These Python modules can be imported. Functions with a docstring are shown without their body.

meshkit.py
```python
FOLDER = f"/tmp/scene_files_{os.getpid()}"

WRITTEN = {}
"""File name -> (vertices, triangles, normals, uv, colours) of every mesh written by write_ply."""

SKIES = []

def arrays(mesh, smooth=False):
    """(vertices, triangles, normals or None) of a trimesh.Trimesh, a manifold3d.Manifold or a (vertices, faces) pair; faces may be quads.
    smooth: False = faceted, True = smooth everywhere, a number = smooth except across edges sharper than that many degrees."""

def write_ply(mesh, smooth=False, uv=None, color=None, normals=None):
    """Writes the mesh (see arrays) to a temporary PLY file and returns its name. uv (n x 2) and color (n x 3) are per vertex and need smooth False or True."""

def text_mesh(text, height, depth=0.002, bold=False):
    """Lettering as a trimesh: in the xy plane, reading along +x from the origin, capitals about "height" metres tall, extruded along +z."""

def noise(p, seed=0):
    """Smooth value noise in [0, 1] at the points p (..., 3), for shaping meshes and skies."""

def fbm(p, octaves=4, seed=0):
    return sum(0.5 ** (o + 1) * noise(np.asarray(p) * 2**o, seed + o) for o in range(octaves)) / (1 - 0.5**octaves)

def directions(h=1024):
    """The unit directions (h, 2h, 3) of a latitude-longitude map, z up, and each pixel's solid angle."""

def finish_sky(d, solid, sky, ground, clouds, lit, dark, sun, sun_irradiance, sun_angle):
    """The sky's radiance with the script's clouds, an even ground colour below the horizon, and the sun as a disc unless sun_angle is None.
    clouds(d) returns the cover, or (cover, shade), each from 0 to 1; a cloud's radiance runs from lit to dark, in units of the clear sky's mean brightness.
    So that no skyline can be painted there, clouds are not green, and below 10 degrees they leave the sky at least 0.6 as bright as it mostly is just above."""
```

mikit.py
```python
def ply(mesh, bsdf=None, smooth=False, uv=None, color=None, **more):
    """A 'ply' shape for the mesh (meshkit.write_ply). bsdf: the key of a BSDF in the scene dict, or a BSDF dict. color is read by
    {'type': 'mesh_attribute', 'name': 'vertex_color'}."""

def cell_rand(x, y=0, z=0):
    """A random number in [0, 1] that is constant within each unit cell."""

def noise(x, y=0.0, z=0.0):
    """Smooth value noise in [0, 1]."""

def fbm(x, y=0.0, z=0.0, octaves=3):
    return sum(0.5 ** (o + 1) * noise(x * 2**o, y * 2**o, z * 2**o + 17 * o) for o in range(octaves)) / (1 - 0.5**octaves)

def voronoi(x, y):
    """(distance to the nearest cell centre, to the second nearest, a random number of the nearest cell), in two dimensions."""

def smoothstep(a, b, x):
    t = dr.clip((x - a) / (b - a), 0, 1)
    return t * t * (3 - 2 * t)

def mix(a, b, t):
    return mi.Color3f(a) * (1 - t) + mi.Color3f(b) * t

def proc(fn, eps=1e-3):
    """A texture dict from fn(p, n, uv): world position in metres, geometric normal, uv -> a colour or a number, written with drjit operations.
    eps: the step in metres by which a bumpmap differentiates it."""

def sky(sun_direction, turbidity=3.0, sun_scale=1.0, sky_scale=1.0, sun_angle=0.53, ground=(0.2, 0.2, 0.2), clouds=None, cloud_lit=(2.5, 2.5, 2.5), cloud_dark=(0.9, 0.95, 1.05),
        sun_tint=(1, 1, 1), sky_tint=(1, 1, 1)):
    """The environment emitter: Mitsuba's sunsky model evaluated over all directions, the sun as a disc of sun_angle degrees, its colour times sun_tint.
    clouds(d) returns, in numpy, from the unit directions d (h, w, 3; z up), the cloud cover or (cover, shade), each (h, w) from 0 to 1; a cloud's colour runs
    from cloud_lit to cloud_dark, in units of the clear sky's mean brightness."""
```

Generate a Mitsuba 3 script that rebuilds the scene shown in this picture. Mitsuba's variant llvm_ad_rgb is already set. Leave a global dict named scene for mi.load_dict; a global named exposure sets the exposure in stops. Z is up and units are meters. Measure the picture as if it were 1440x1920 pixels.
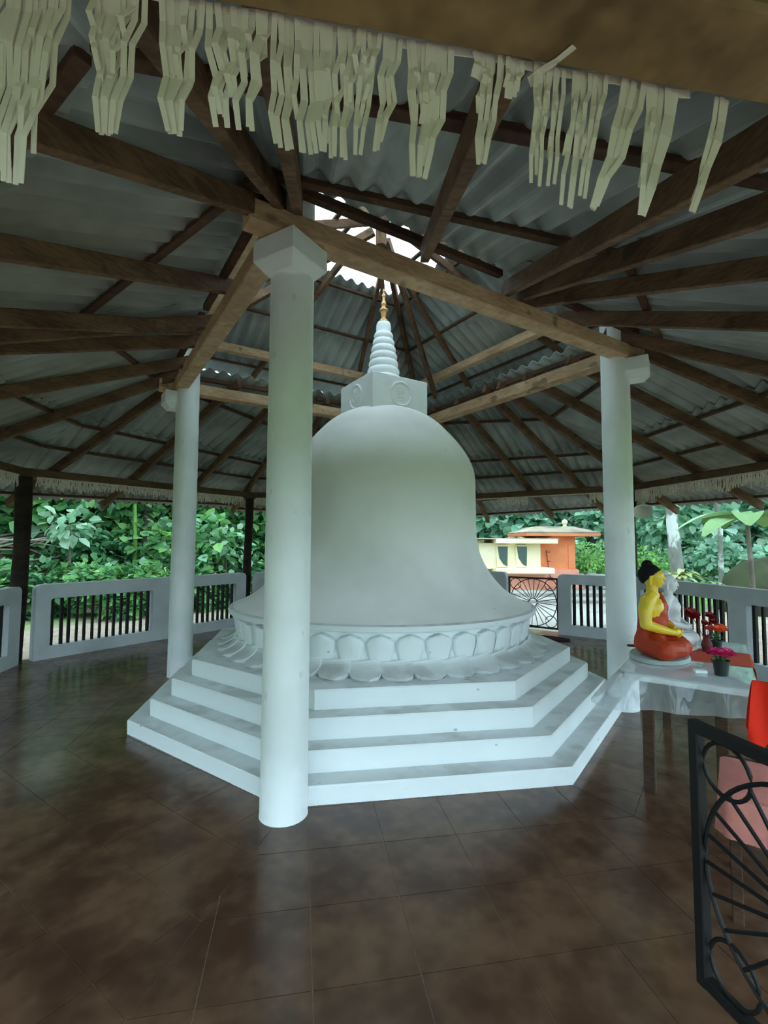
import math, random
import numpy as np, trimesh, drjit as dr
import mitsuba as mi
import manifold3d as m3
import mikit, meshkit
from mikit import proc, noise, fbm, smoothstep, mix
from shapely.geometry import Polygon, box as sbox
from shapely import affinity

scene, labels = {}, {}
T = mi.ScalarTransform4f
rng = np.random.default_rng(7)
random.seed(7)
PI = math.pi

# ------------------------------------------------------------------ camera, sky, exposure
exposure = 3.35
CAM = np.array([1.14, -4.878, 1.5])
_yaw, _pit, _rol, FPX = 0.0 - 0.22067, 0.06325, 0.00436, 901.6
_F = np.array([math.sin(_yaw) * math.cos(_pit), math.cos(_yaw) * math.cos(_pit), math.sin(_pit)])
_R0 = np.array([math.cos(_yaw), -math.sin(_yaw), 0.0])
_U0 = np.cross(_R0, _F)
_U = -_R0 * math.sin(_rol) + _U0 * math.cos(_rol)
scene['camera'] = {'type': 'perspective', 'fov': math.degrees(2 * math.atan(720 / FPX)), 'fov_axis': 'x', 'near_clip': 0.02, 'far_clip': 500.0,
                   'to_world': T().look_at(origin=CAM.tolist(), target=(CAM + _F).tolist(), up=_U.tolist())}


def clouds(d):
    c = meshkit.fbm(d * np.array([2.2, 2.2, 4.0]) + 3.1, 4, 5)
    return np.ones(d.shape[:2]), np.clip((c - 0.35) * 1.6, 0, 1)


scene['sky'] = mikit.sky((0.25, -0.45, 0.85), turbidity=5.0, sun_scale=0.0, sky_scale=1.0, ground=(0.2, 0.19, 0.16), clouds=clouds,
                         cloud_lit=(2.02, 2.72, 3.02), cloud_dark=(1.46, 1.98, 2.22))


# ------------------------------------------------------------------ helpers
_count = {}


def numbered(name):
    n = _count.get(name, 0)
    _count[name] = n + 1
    return name if n == 0 else f'{name}_{n:03d}'


def tag(key, label=None, cat=None, group=None, kind=None):
    d = {}
    if label: d['label'] = label
    if cat: d['category'] = cat
    if group: d['group'] = group
    if kind: d['kind'] = kind
    labels[key] = d


def thing(name, label, cat, group=None):
    k = numbered(name)
    tag(k, label, cat, group)
    return k


def put(key, mesh, mat, smooth=30, xf=None, **kw):
    d = mikit.ply(mesh, mat, smooth=smooth, **kw)
    if xf is not None: d['to_world'] = xf
    scene[key] = d
    return key


def part(parent, name, mesh, mat, smooth=30, label=None, kind=None, **kw):
    k = numbered(parent + '__' + name)
    put(k, mesh, mat, smooth, **kw)
    if label or kind: tag(k, label, kind=kind)
    return k


def copy(parent, name, src, xf):
    k = numbered(parent + '__' + name)
    scene[k] = {**scene[src], 'to_world': xf}
    return k


def mesh(v, f):
    return trimesh.Trimesh(np.asarray(v, float), np.asarray(f, int), process=False)


cat = trimesh.util.concatenate


def frame(p0, p1, up=(0, 0, 1)):
    p0, p1 = np.asarray(p0, float), np.asarray(p1, float)
    x = (p1 - p0) / np.linalg.norm(p1 - p0)
    u = np.asarray(up, float)
    if abs(x @ u) > 0.98: u = np.array([0, 1.0, 0])
    y = np.cross(u, x); y /= np.linalg.norm(y)
    return x, y, np.cross(x, y)


def bar(p0, p1, w, h, ch=0.006, up=(0, 0, 1), twist=0.0):
    """Chamfered timber between two points: width w sideways, height h, centred on the line. Also gives uv (metres along, around)."""
    p0, p1 = np.asarray(p0, float), np.asarray(p1, float)
    x, y, z = frame(p0, p1, up)
    L = np.linalg.norm(p1 - p0)
    a, b = w / 2, h / 2
    sec = np.array([[-a + ch, -b], [a - ch, -b], [a, -b + ch], [a, b - ch], [a - ch, b], [-a + ch, b], [-a, b - ch], [-a, -b + ch]])
    v = [p + s[0] * y + s[1] * z for p in (p0, p1) for s in sec]
    v += [p0, p1]
    f = []
    for i in range(8):
        j = (i + 1) % 8
        f += [[i, j, 8 + j], [i, 8 + j, 8 + i], [16, j, i], [17, 8 + i, 8 + j]]
    m = mesh(v, f)
    return m


def tube(pts, rad, sides=8, close=False):
    p = np.asarray(pts, float)
    n = len(p)
    t = np.roll(p, -1, 0) - np.roll(p, 1, 0) if close else np.gradient(p, axis=0)
    t /= np.linalg.norm(t, axis=1, keepdims=True) + 1e-12
    ref = np.array([0, 0, 1.0]) if np.abs(t[:, 2]).mean() < 0.8 else np.array([1.0, 0, 0])
    a = np.cross(t, ref); a /= np.linalg.norm(a, axis=1, keepdims=True) + 1e-12
    b = np.cross(t, a)
    ang = np.arange(sides) * 2 * PI / sides
    r = np.broadcast_to(rad, (n,))
    v = (p[:, None] + r[:, None, None] * (np.cos(ang)[None, :, None] * a[:, None] + np.sin(ang)[None, :, None] * b[:, None])).reshape(-1, 3)
    f = []
    for i in range(n if close else n - 1):
        k = (i + 1) % n
        for j in range(sides):
            l = (j + 1) % sides
            f += [[i * sides + j, k * sides + j, k * sides + l], [i * sides + j, k * sides + l, i * sides + l]]
    v = v.tolist()
    if not close:
        for e, base in ((0, 0), (1, (n - 1) * sides)):
            c = len(v); v.append(p[0 if e == 0 else -1].tolist())
            for j in range(sides):
                l = (j + 1) % sides
                f.append([c, base + l, base + j] if e else [c, base + j, base + l])
    return mesh(v, f)


def ring(c, r, rad, n, ax1, ax2, sides=6):
    a = np.arange(n) * 2 * PI / n
    p = np.asarray(c, float) + r * (np.cos(a)[:, None] * np.asarray(ax1) + np.sin(a)[:, None] * np.asarray(ax2))
    return tube(p, rad, sides, close=True)


def lathe(prof, n=64, c=(0, 0)):
    prof = np.asarray(prof, float)
    a = np.arange(n) * 2 * PI / n
    k = len(prof)
    v = np.stack([c[0] + prof[:, None, 0] * np.cos(a), c[1] + prof[:, None, 0] * np.sin(a), np.broadcast_to(prof[:, None, 1], (k, n))], -1).reshape(-1, 3)
    f = []
    for i in range(k - 1):
        for j in range(n):
            l = (j + 1) % n
            f += [[i * n + j, i * n + l, (i + 1) * n + l], [i * n + j, (i + 1) * n + l, (i + 1) * n + j]]
    m = mesh(v, f)
    if np.any(prof[:, 0] < 1e-6):
        m.merge_vertices(); m.update_faces(m.nondegenerate_faces())
    return m


def smoothprof(pts, n=6):
    """Catmull-Rom through the profile points."""
    p = np.asarray(pts, float)
    q = np.vstack([2 * p[0] - p[1], p, 2 * p[-1] - p[-2]])
    out = []
    for i in range(1, len(q) - 2):
        for s in np.linspace(0, 1, n, endpoint=False):
            a, b, c, d = q[i - 1:i + 3]
            out.append(0.5 * (2 * b + (c - a) * s + (2 * a - 5 * b + 4 * c - d) * s * s + (3 * b - a - 3 * c + d) * s ** 3))
    return np.array(out + [p[-1]])


def ngon(loops, closed=True):
    """Stacked loops (each n x 3), capped at both ends (convex loops)."""
    n = len(loops[0])
    v = np.vstack(loops).tolist()
    f = []
    for i in range(len(loops) - 1):
        for j in range(n):
            l = (j + 1) % n
            f += [[i * n + j, i * n + l, (i + 1) * n + l], [i * n + j, (i + 1) * n + l, (i + 1) * n + j]]
    for e, i in ((0, 0), (1, len(loops) - 1)):
        c = len(v); v.append(np.mean(loops[i], 0).tolist())
        for j in range(n):
            l = (j + 1) % n
            f.append([c, i * n + j, i * n + l] if e else [c, i * n + l, i * n + j])
    return mesh(v, f)


def prism(poly, h, z0=0.0):
    m = trimesh.creation.extrude_polygon(poly, h, engine='earcut')
    m.apply_translation([0, 0, z0])
    return m


def rbox(sx, sy, sz, r=0.01, c=(0, 0, 0)):
    """Chamfered box centred at c."""
    pts = []
    for x in (-1, 1):
        for y in (-1, 1):
            for z in (-1, 1):
                for k in range(3):
                    q = np.array([x * (sx / 2 - r), y * (sy / 2 - r), z * (sz / 2 - r)])
                    q[k] += (x, y, z)[k] * r
                    pts.append(q + c)
    return trimesh.convex.convex_hull(np.array(pts))


def hull_chain(chains, refine=0.012, taubin=12):
    """One continuous body from chains of (point, radius)."""
    parts = []
    for ch in chains:
        sp = [m3.Manifold.sphere(r, 16).translate(tuple(map(float, p))) for p, r in ch]
        if len(sp) == 1: parts.append(sp[0])
        for a, b in zip(sp[:-1], sp[1:]): parts.append(m3.Manifold.batch_hull([a, b]))
    M = m3.Manifold.batch_boolean(parts, m3.OpType.Add).refine_to_length(refine)
    mm = M.to_mesh()
    t = trimesh.Trimesh(mm.vert_properties[:, :3], mm.tri_verts, process=True)
    trimesh.smoothing.filter_taubin(t, iterations=taubin)
    return t


def sec_vec(az):
    a = math.radians(az)
    m = np.array([math.cos(a), math.sin(a), 0.0])
    return m, np.array([-m[1], m[0], 0.0])


def pol(r, az, z):
    a = math.radians(az)
    return np.array([r * math.cos(a), r * math.sin(a), z])


def sec_matrix(az, a):
    """Local x = along the section (t), y = outward, z = up."""
    m, t = sec_vec(az)
    M = np.eye(4)
    M[:3, 0], M[:3, 1], M[:3, 2], M[:3, 3] = t, m, [0, 0, 1], m * a
    if np.linalg.det(M[:3, :3]) < 0: pass
    return M


def to_sec(msh, az, a):
    M = sec_matrix(az, a)
    msh = msh.copy()
    v = msh.vertices @ M[:3, :3].T + M[:3, 3]
    f = msh.faces[:, ::-1]
    return mesh(v, f)


# ------------------------------------------------------------------ materials
def dif(c): return {'type': 'rgb', 'value': list(c)}


def pr(color, rough=0.6, spec=0.4, metallic=0.0, two=True, **kw):
    b = {'type': 'principled', 'base_color': color if isinstance(color, dict) else dif(color), 'roughness': rough, 'specular': spec, 'metallic': metallic, **kw}
    return {'type': 'twosided', 'bsdf': b} if two else b


def f_white(p, n, uv):
    g = fbm(p.x * 2.3, p.y * 2.3, p.z * 2.3, 4)
    s = fbm(p.x * 17, p.y * 17, p.z * 9, 3)
    c = mix((0.80, 0.83, 0.84), (0.70, 0.735, 0.735), smoothstep(0.35, 0.75, g))
    sp = smoothstep(0.77, 0.83, s) * 0.3
    return c * (1 - sp) + mi.Color3f(0.42, 0.42, 0.38) * sp


def f_plinth(p, n, uv):
    up = smoothstep(0.5, 0.9, n.z)
    g = fbm(p.x * 5, p.y * 5, p.z * 5, 4)
    d = smoothstep(0.42, 0.7, g) * up * 0.4 + up * 0.24
    c = mix((0.80, 0.84, 0.86), (0.73, 0.77, 0.79), fbm(p.x * 2, p.y * 2, p.z * 3, 3))
    c = c * (1 - d) + mi.Color3f(0.36, 0.36, 0.34) * d
    sp = smoothstep(0.86, 0.90, fbm(p.x * 19, p.y * 19, p.z * 19, 2)) * 0.5
    return c * (1 - sp) + mi.Color3f(0.2, 0.2, 0.17) * sp


def f_dome(p, n, uv):
    g = fbm(p.x * 1.6 + 5, p.y * 1.6, p.z * 1.1, 4)
    c = mix((0.83, 0.82, 0.80), (0.71, 0.70, 0.67), smoothstep(0.35, 0.7, g))
    sp = smoothstep(0.88, 0.92, fbm(p.x * 23, p.y * 23, p.z * 23, 2)) * 0.4
    return c * (1 - sp) + mi.Color3f(0.3, 0.29, 0.26) * sp


def wood(dark, light, sc=1.0):
    def f(p, n, uv):
        g = fbm(p.x * 3 * sc, p.y * 3 * sc, p.z * 6 * sc, 4)
        h = fbm(p.x * 22 * sc, p.y * 22 * sc, p.z * 60 * sc, 3)
        c = mix(dark, light, smoothstep(0.25, 0.8, g * 0.6 + h * 0.4))
        k = smoothstep(0.72, 0.8, fbm(p.x * 7, p.y * 7, p.z * 7, 2)) * 0.5
        return c * (1 - k) + mi.Color3f(0.03, 0.02, 0.012) * k
    return f


def f_sheet(p, n, uv):
    g = fbm(p.x * 1.1 + 9, p.y * 1.1, p.z * 1.5, 4)
    h = fbm(p.x * 6, p.y * 6, p.z * 6, 3)
    c = mix((0.40, 0.43, 0.42), (0.24, 0.25, 0.245), smoothstep(0.3, 0.7, g))
    c = mix(c, (0.27, 0.24, 0.19), smoothstep(0.5, 0.75, fbm(p.x * 0.8, p.y * 0.8 + 4, p.z, 3)) * 0.7)
    return c * (0.75 + 0.45 * h)


def f_tile(p, n, uv):
    g = fbm(p.x * 4.5, p.y * 4.5, 0, 4)
    h = fbm(p.x * 16, p.y * 16, 3, 3)
    c = mix((0.072, 0.033, 0.020), (0.165, 0.088, 0.052), smoothstep(0.25, 0.8, g * 0.65 + h * 0.35))
    return c


def f_ground(p, n, uv):
    g = fbm(p.x * 0.5, p.y * 0.5, 0, 4)
    h = fbm(p.x * 5, p.y * 5, 1, 4)
    dirt = mix((0.25, 0.19, 0.145), (0.37, 0.30, 0.245), h)
    grass = mix((0.08, 0.17, 0.04), (0.17, 0.30, 0.09), h)
    far = smoothstep(10.0, 13.5, dr.sqrt(p.x * p.x + p.y * p.y) + 3.0 * (g - 0.5))
    c = mix(dirt, grass, dr.maximum(far, smoothstep(0.62, 0.72, g) * 0.8))
    leaf = smoothstep(0.74, 0.8, fbm(p.x * 11, p.y * 11, 6, 2))
    return mix(c, (0.16, 0.11, 0.07), leaf * 0.7)


def f_paint(c0, c1, sc=3.0):
    def f(p, n, uv):
        return mix(c0, c1, smoothstep(0.35, 0.75, fbm(p.x * sc, p.y * sc, p.z * sc, 4)))
    return f


def f_bark(c0, c1, patch, amt):
    def f(p, n, uv):
        g = fbm(p.x * 4, p.y * 4, p.z * 2, 4)
        h = fbm(p.x * 18, p.y * 18, p.z * 6, 3)
        c = mix(c0, c1, h)
        return mix(c, patch, smoothstep(0.5, 0.6, g) * amt)
    return f


M = {}


def mat(key, d):
    scene[key] = d
    M[key] = key


mat('m_white', pr(proc(f_white), 0.55, 0.3))
mat('m_plinth', pr(proc(f_plinth), 0.5, 0.35))
mat('m_dome', pr(proc(f_dome), 0.6, 0.25))
mat('m_rail', pr(proc(f_paint((0.58, 0.61, 0.63), (0.46, 0.49, 0.50), 2.2)), 0.55, 0.3))
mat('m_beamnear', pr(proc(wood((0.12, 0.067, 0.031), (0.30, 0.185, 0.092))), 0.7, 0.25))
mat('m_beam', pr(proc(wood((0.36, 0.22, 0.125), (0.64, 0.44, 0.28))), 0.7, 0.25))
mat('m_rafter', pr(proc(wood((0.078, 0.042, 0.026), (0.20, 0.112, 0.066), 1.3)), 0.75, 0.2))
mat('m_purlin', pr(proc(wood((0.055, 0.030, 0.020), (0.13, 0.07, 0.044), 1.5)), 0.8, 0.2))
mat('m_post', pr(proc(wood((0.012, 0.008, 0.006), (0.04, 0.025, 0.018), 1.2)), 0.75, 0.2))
mat('m_sheet', pr(proc(f_sheet), 0.85, 0.15))
mat('m_tile', pr(proc(f_tile), 0.2, 0.42))
mat('m_grout', pr((0.29, 0.21, 0.16), 0.6, 0.2))
mat('m_ground', pr(proc(f_ground), 0.95, 0.1))
mat('m_iron', pr((0.012, 0.011, 0.012), 0.55, 0.25))
mat('m_iron_brown', pr((0.055, 0.022, 0.018), 0.5, 0.4))
mat('m_leafstrip', {'type': 'principledthin', 'base_color': proc(f_paint((0.82, 0.74, 0.67), (0.90, 0.83, 0.78), 8.0)), 'roughness': 0.6, 'diff_trans': 0.7, 'spec_trans': 0.0})
mat('m_foliage', {'type': 'principledthin', 'base_color': {'type': 'mesh_attribute', 'name': 'vertex_color'}, 'roughness': 0.42, 'diff_trans': 0.7, 'spec_trans': 0.0})
mat('m_gold', pr((0.62, 0.34, 0.14), 0.38, 0.5, 0.55))
mat('m_skin', pr((0.72, 0.50, 0.03), 0.35, 0.5))
mat('m_robe', pr((0.40, 0.035, 0.008), 0.5, 0.3))
mat('m_black', pr((0.006, 0.006, 0.007), 0.8, 0.2))
mat('m_statuewhite', pr((0.62, 0.62, 0.64), 0.5, 0.4))
mat('m_statuebase', pr((0.34, 0.40, 0.38), 0.6, 0.3))
mat('m_tablewood', pr(proc(wood((0.035, 0.016, 0.009), (0.085, 0.042, 0.022), 2)), 0.6, 0.3))
mat('m_clothwhite', pr((0.80, 0.83, 0.83), 0.7, 0.2))
mat('m_plastic', {'type': 'blendbsdf', 'weight': 0.34, 'a': {'type': 'thindielectric', 'int_ior': 1.45},
                  'b': {'type': 'principledthin', 'base_color': dif((0.78, 0.85, 0.92)), 'roughness': 0.3, 'diff_trans': 0.8, 'spec_trans': 0.0}})
mat('m_runner', pr((0.50, 0.085, 0.045), 0.75, 0.2))
mat('m_redcloth', pr((0.75, 0.025, 0.008), 0.7, 0.2))
mat('m_pinkcloth', pr(proc(f_paint((0.62, 0.24, 0.21), (0.54, 0.19, 0.16), 5)), 0.8, 0.2))
mat('m_maroon', pr((0.12, 0.02, 0.02), 0.6, 0.3))
mat('m_petalred', pr((0.20, 0.008, 0.012), 0.5, 0.3))
mat('m_petalorange', pr((0.75, 0.13, 0.04), 0.5, 0.3))
mat('m_petalpink', pr((0.62, 0.03, 0.16), 0.5, 0.3))
mat('m_potdark', pr((0.012, 0.02, 0.018), 0.4, 0.4))
mat('m_stem', pr((0.05, 0.14, 0.04), 0.5, 0.3))
mat('m_mat', pr((0.035, 0.018, 0.024), 0.95, 0.1))
mat('m_horn', pr((0.55, 0.54, 0.50), 0.5, 0.4))
mat('m_orange', pr(proc(f_paint((0.84, 0.28, 0.12), (0.70, 0.22, 0.10), 1.6)), 0.7, 0.2))
mat('m_pinkbase', pr(proc(f_paint((0.72, 0.33, 0.24), (0.56, 0.22, 0.16), 1.6)), 0.7, 0.2))
mat('m_cream', pr(proc(f_paint((0.86, 0.78, 0.55), (0.74, 0.66, 0.44), 1.4)), 0.7, 0.2))
mat('m_shrineroof', pr(proc(f_paint((0.36, 0.29, 0.22), (0.20, 0.17, 0.14), 2.0)), 0.9, 0.1))
mat('m_winglass', pr((0.05, 0.09, 0.08), 0.15, 0.5))
mat('m_concrete', pr(proc(f_paint((0.34, 0.32, 0.29), (0.24, 0.225, 0.20), 1.0)), 0.9, 0.1))
mat('m_stone', pr(proc(f_paint((0.34, 0.34, 0.34), (0.20, 0.20, 0.20), 3.0)), 0.9, 0.15))
mat('m_boulder', pr(proc(f_paint((0.055, 0.065, 0.035), (0.035, 0.032, 0.025), 1.6)), 0.95, 0.1))
mat('m_mud', pr(proc(f_paint((0.20, 0.13, 0.09), (0.11, 0.075, 0.05), 2.0)), 0.95, 0.1))
mat('m_trunk', pr(proc(f_bark((0.09, 0.075, 0.06), (0.20, 0.17, 0.14), (0.50, 0.50, 0.46), 0.2)), 0.9, 0.1))
mat('m_trunkpale', pr(proc(f_bark((0.13, 0.13, 0.115), (0.26, 0.26, 0.23), (0.60, 0.62, 0.60), 0.9)), 0.9, 0.1))
mat('m_greenstem', pr(proc(f_paint((0.16, 0.34, 0.06), (0.10, 0.22, 0.05), 2.0)), 0.5, 0.3))
mat('m_deadwood', pr((0.34, 0.28, 0.24), 0.9, 0.1))

# ------------------------------------------------------------------ ground and floor
a_ = np.arange(96) * 2 * PI / 96
rr = [0.0, 3, 6, 9, 12, 16, 22, 30, 45]
gv, gf = [[0, 0, -0.22]], []
for r in rr[1:]:
    for a in a_:
        x, y = r * math.cos(a), r * math.sin(a)
        z = -0.22 + (0 if r < 7 else 0.10 * (meshkit.fbm(np.array([x, y, 0]) * 0.4, 3) - 0.5))
        gv.append([x, y, z])
for j in range(96): gf.append([0, 1 + j, 1 + (j + 1) % 96])
for i in range(len(rr) - 2):
    for j in range(96):
        l = (j + 1) % 96
        p, q = 1 + i * 96, 1 + (i + 1) * 96
        gf += [[p + j, q + j, q + l], [p + j, q + l, p + l]]
put('ground', mesh(gv, gf), 'm_ground', True)
tag('ground', kind='structure')

octR = lambda R, rot=0.0: Polygon([(R * math.cos(math.radians(45 * k) + rot), R * math.sin(math.radians(45 * k) + rot)) for k in range(8)])
put('floor', prism(octR(4.78), 0.2175, -0.22), 'm_grout')
tag('floor', kind='structure')
# tiles: each of the eight sectors has its own 37.5 cm grid
TS = 0.375
tiles = []
for k in range(8):
    az = 22.5 + 45 * k
    m, t = sec_vec(az)
    ta = math.tan(math.radians(22.5))
    wedge = Polygon([(1.95, -1.95 * ta), (1.95, 1.95 * ta), (4.40, 4.40 * ta), (4.40, -4.40 * ta)]).buffer(-0.0018)
    for i in range(-5, 5):
        for j in range(0, 7):
            c = sbox(2.095 + (j - 1) * TS + 0.0018, i * TS + 0.0018, 2.095 + j * TS - 0.0018, (i + 1) * TS - 0.0018).intersection(wedge)
            if c.is_empty or c.area < 0.002: continue
            g = affinity.affine_transform(c, [m[0], t[0], m[1], t[1], 0, 0])
            ctr = np.array([g.centroid.x, g.centroid.y])
            d = np.linalg.norm(ctr - CAM[:2])
            ang = math.atan2(*(ctr - CAM[:2])) - _yaw
            tiles.append((d + (50 if abs(math.atan2(math.sin(ang), math.cos(ang))) > 0.85 else 0), g))
tiles.sort(key=lambda s: s[0])
rest = []
for q, (d, g) in enumerate(tiles):
    tm = prism(g, 0.0058 + 0.0010 * rng.random(), -0.0055)
    if q < 290: part('floor', 'tile', tm, 'm_tile', False)
    else: rest.append(tm)
part('floor', 'outer_tiles', cat(rest), 'm_tile', False, kind='stuff')

# ------------------------------------------------------------------ stupa
st = thing('stupa', 'white plastered bell-shaped stupa on a stepped octagonal plinth in the middle of the pavilion', 'stupa')
PR, PH, PROT, PC = [2.312, 2.153, 1.999, 1.846], [0.113, 0.249, 0.388, 0.523], -0.014, (0.006, 0.055)


def octloop(R, z):
    a = np.radians(45 * np.arange(8)) + PROT
    return np.stack([PC[0] + R * np.cos(a), PC[1] + R * np.sin(a), np.full(8, z)], 1)


z0 = 0.0
for R, z1 in zip(PR, PH):
    part(st, 'plinth_step', ngon([octloop(R, z0), octloop(R + 0.002, z1 - 0.014), octloop(R - 0.004, z1 - 0.004), octloop(R - 0.016, z1), octloop(0.9, z1)]), 'm_plinth', 20)
    z0 = z1
SC = (0.028, 0.02)
part(st, 'drum', lathe([(1.3, 0.523), (1.47, 0.523), (1.45, 0.60), (1.415, 0.64), (1.40, 0.70), (1.40, 0.845), (1.2, 0.845)], 96, SC), 'm_plinth')
part(st, 'rim_moulding', lathe([(1.2, 0.838), (1.46, 0.838), (1.485, 0.842), (1.515, 0.852), (1.52, 0.872), (1.512, 0.890), (1.495, 0.899), (1.2, 0.905)], 128, SC), 'm_plinth')
# lotus petals, 40 upright and 40 flared below
NP = 40


def grid_mesh(P, nu, nv):
    f = []
    for i in range(nu - 1):
        for j in range(nv - 1):
            a = i * nv + j
            f += [[a, a + nv, a + nv + 1], [a, a + nv + 1, a + 1]]
    return mesh(P, f)


def solid(front, back, nu, nv):
    n = nu * nv
    f = grid_mesh(front, nu, nv).faces.tolist() + (grid_mesh(back, nu, nv).faces[:, ::-1] + n).tolist()
    edge = [i * nv for i in range(nu)] + [(nu - 1) * nv + j for j in range(1, nv)] + [i * nv + nv - 1 for i in range(nu - 2, -1, -1)] + [j for j in range(nv - 2, 0, -1)]
    for a, b in zip(edge, edge[1:] + edge[:1]):
        f += [[b, a, a + n], [b, a + n, b + n]]
    m = mesh(np.vstack([front, back]), f)
    m.fix_normals()
    return m


def up_petal():
    nu, nv = 9, 9
    F, B = [], []
    for i in range(nu):
        for j in range(nv):
            u, v = i / (nu - 1), j / (nv - 1) * 2 - 1
            wz = 0.085 + 0.026 * math.sin(min(u, 0.75) / 0.75 * PI / 2)
            if u > 0.6: wz *= math.sqrt(max(0.02, 1 - ((u - 0.6) / 0.405) ** 2))
            y, z = v * wz, 0.632 + u * 0.185
            r = 1.425 + 0.030 * (1 - v * v) * (0.4 + 0.6 * u) + 0.016 * u
            F.append([r * math.cos(y / 1.45), r * math.sin(y / 1.45), z]); B.append([1.39 * math.cos(y / 1.45), 1.39 * math.sin(y / 1.45), z])
    return solid(np.array(F), np.array(B), nu, nv)


def low_petal():
    nu, nv = 8, 9
    F, B = [], []
    for i in range(nu):
        for j in range(nv):
            u, v = i / (nu - 1), j / (nv - 1) * 2 - 1
            w = 0.122 * (1.0 if u < 0.55 else math.sqrt(max(0.05, 1 - ((u - 0.55) / 0.47) ** 2)))
            y = v * w + 0.02 * u
            r = 1.435 + 0.15 * u ** 1.6 + 0.016 * (1 - v ** 4) + (0.02 if u > 0.8 else 0)
            z = 0.636 - 0.098 * u + (0.015 * v if True else 0) * (1 - u)
            F.append([r * math.cos(y / 1.5), r * math.sin(y / 1.5), z]); B.append([(r - 0.03) * math.cos(y / 1.5), (r - 0.03) * math.sin(y / 1.5), max(0.5235, z - 0.035)])
    return solid(np.array(F), np.array(B), nu, nv)


up0, lo0 = mikit.ply(up_petal(), 'm_plinth', smooth=50), mikit.ply(low_petal(), 'm_plinth', smooth=50)
for k in range(NP):
    for nm, d0, off in (('lotus_petal', up0, 0.0), ('flared_petal', lo0, 0.5)):
        key = numbered(f'{st}__{nm}')
        scene[key] = {**d0, 'to_world': T().translate([SC[0], SC[1], 0]).rotate([0, 0, 1], (k + off) * 360 / NP + 3.2)}
DP = [(1.478, 0.898), (1.40, 0.934), (1.30, 0.990), (1.205, 1.065), (1.10, 1.190), (1.03, 1.310), (0.985, 1.43), (0.963, 1.57), (0.957, 1.80), (0.955, 2.02), (0.950, 2.17), (0.915, 2.30), (0.836, 2.44),
      (0.730, 2.575), (0.59, 2.72), (0.45, 2.815), (0.28, 2.885), (0.12, 2.915), (0.0, 2.92)]
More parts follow.
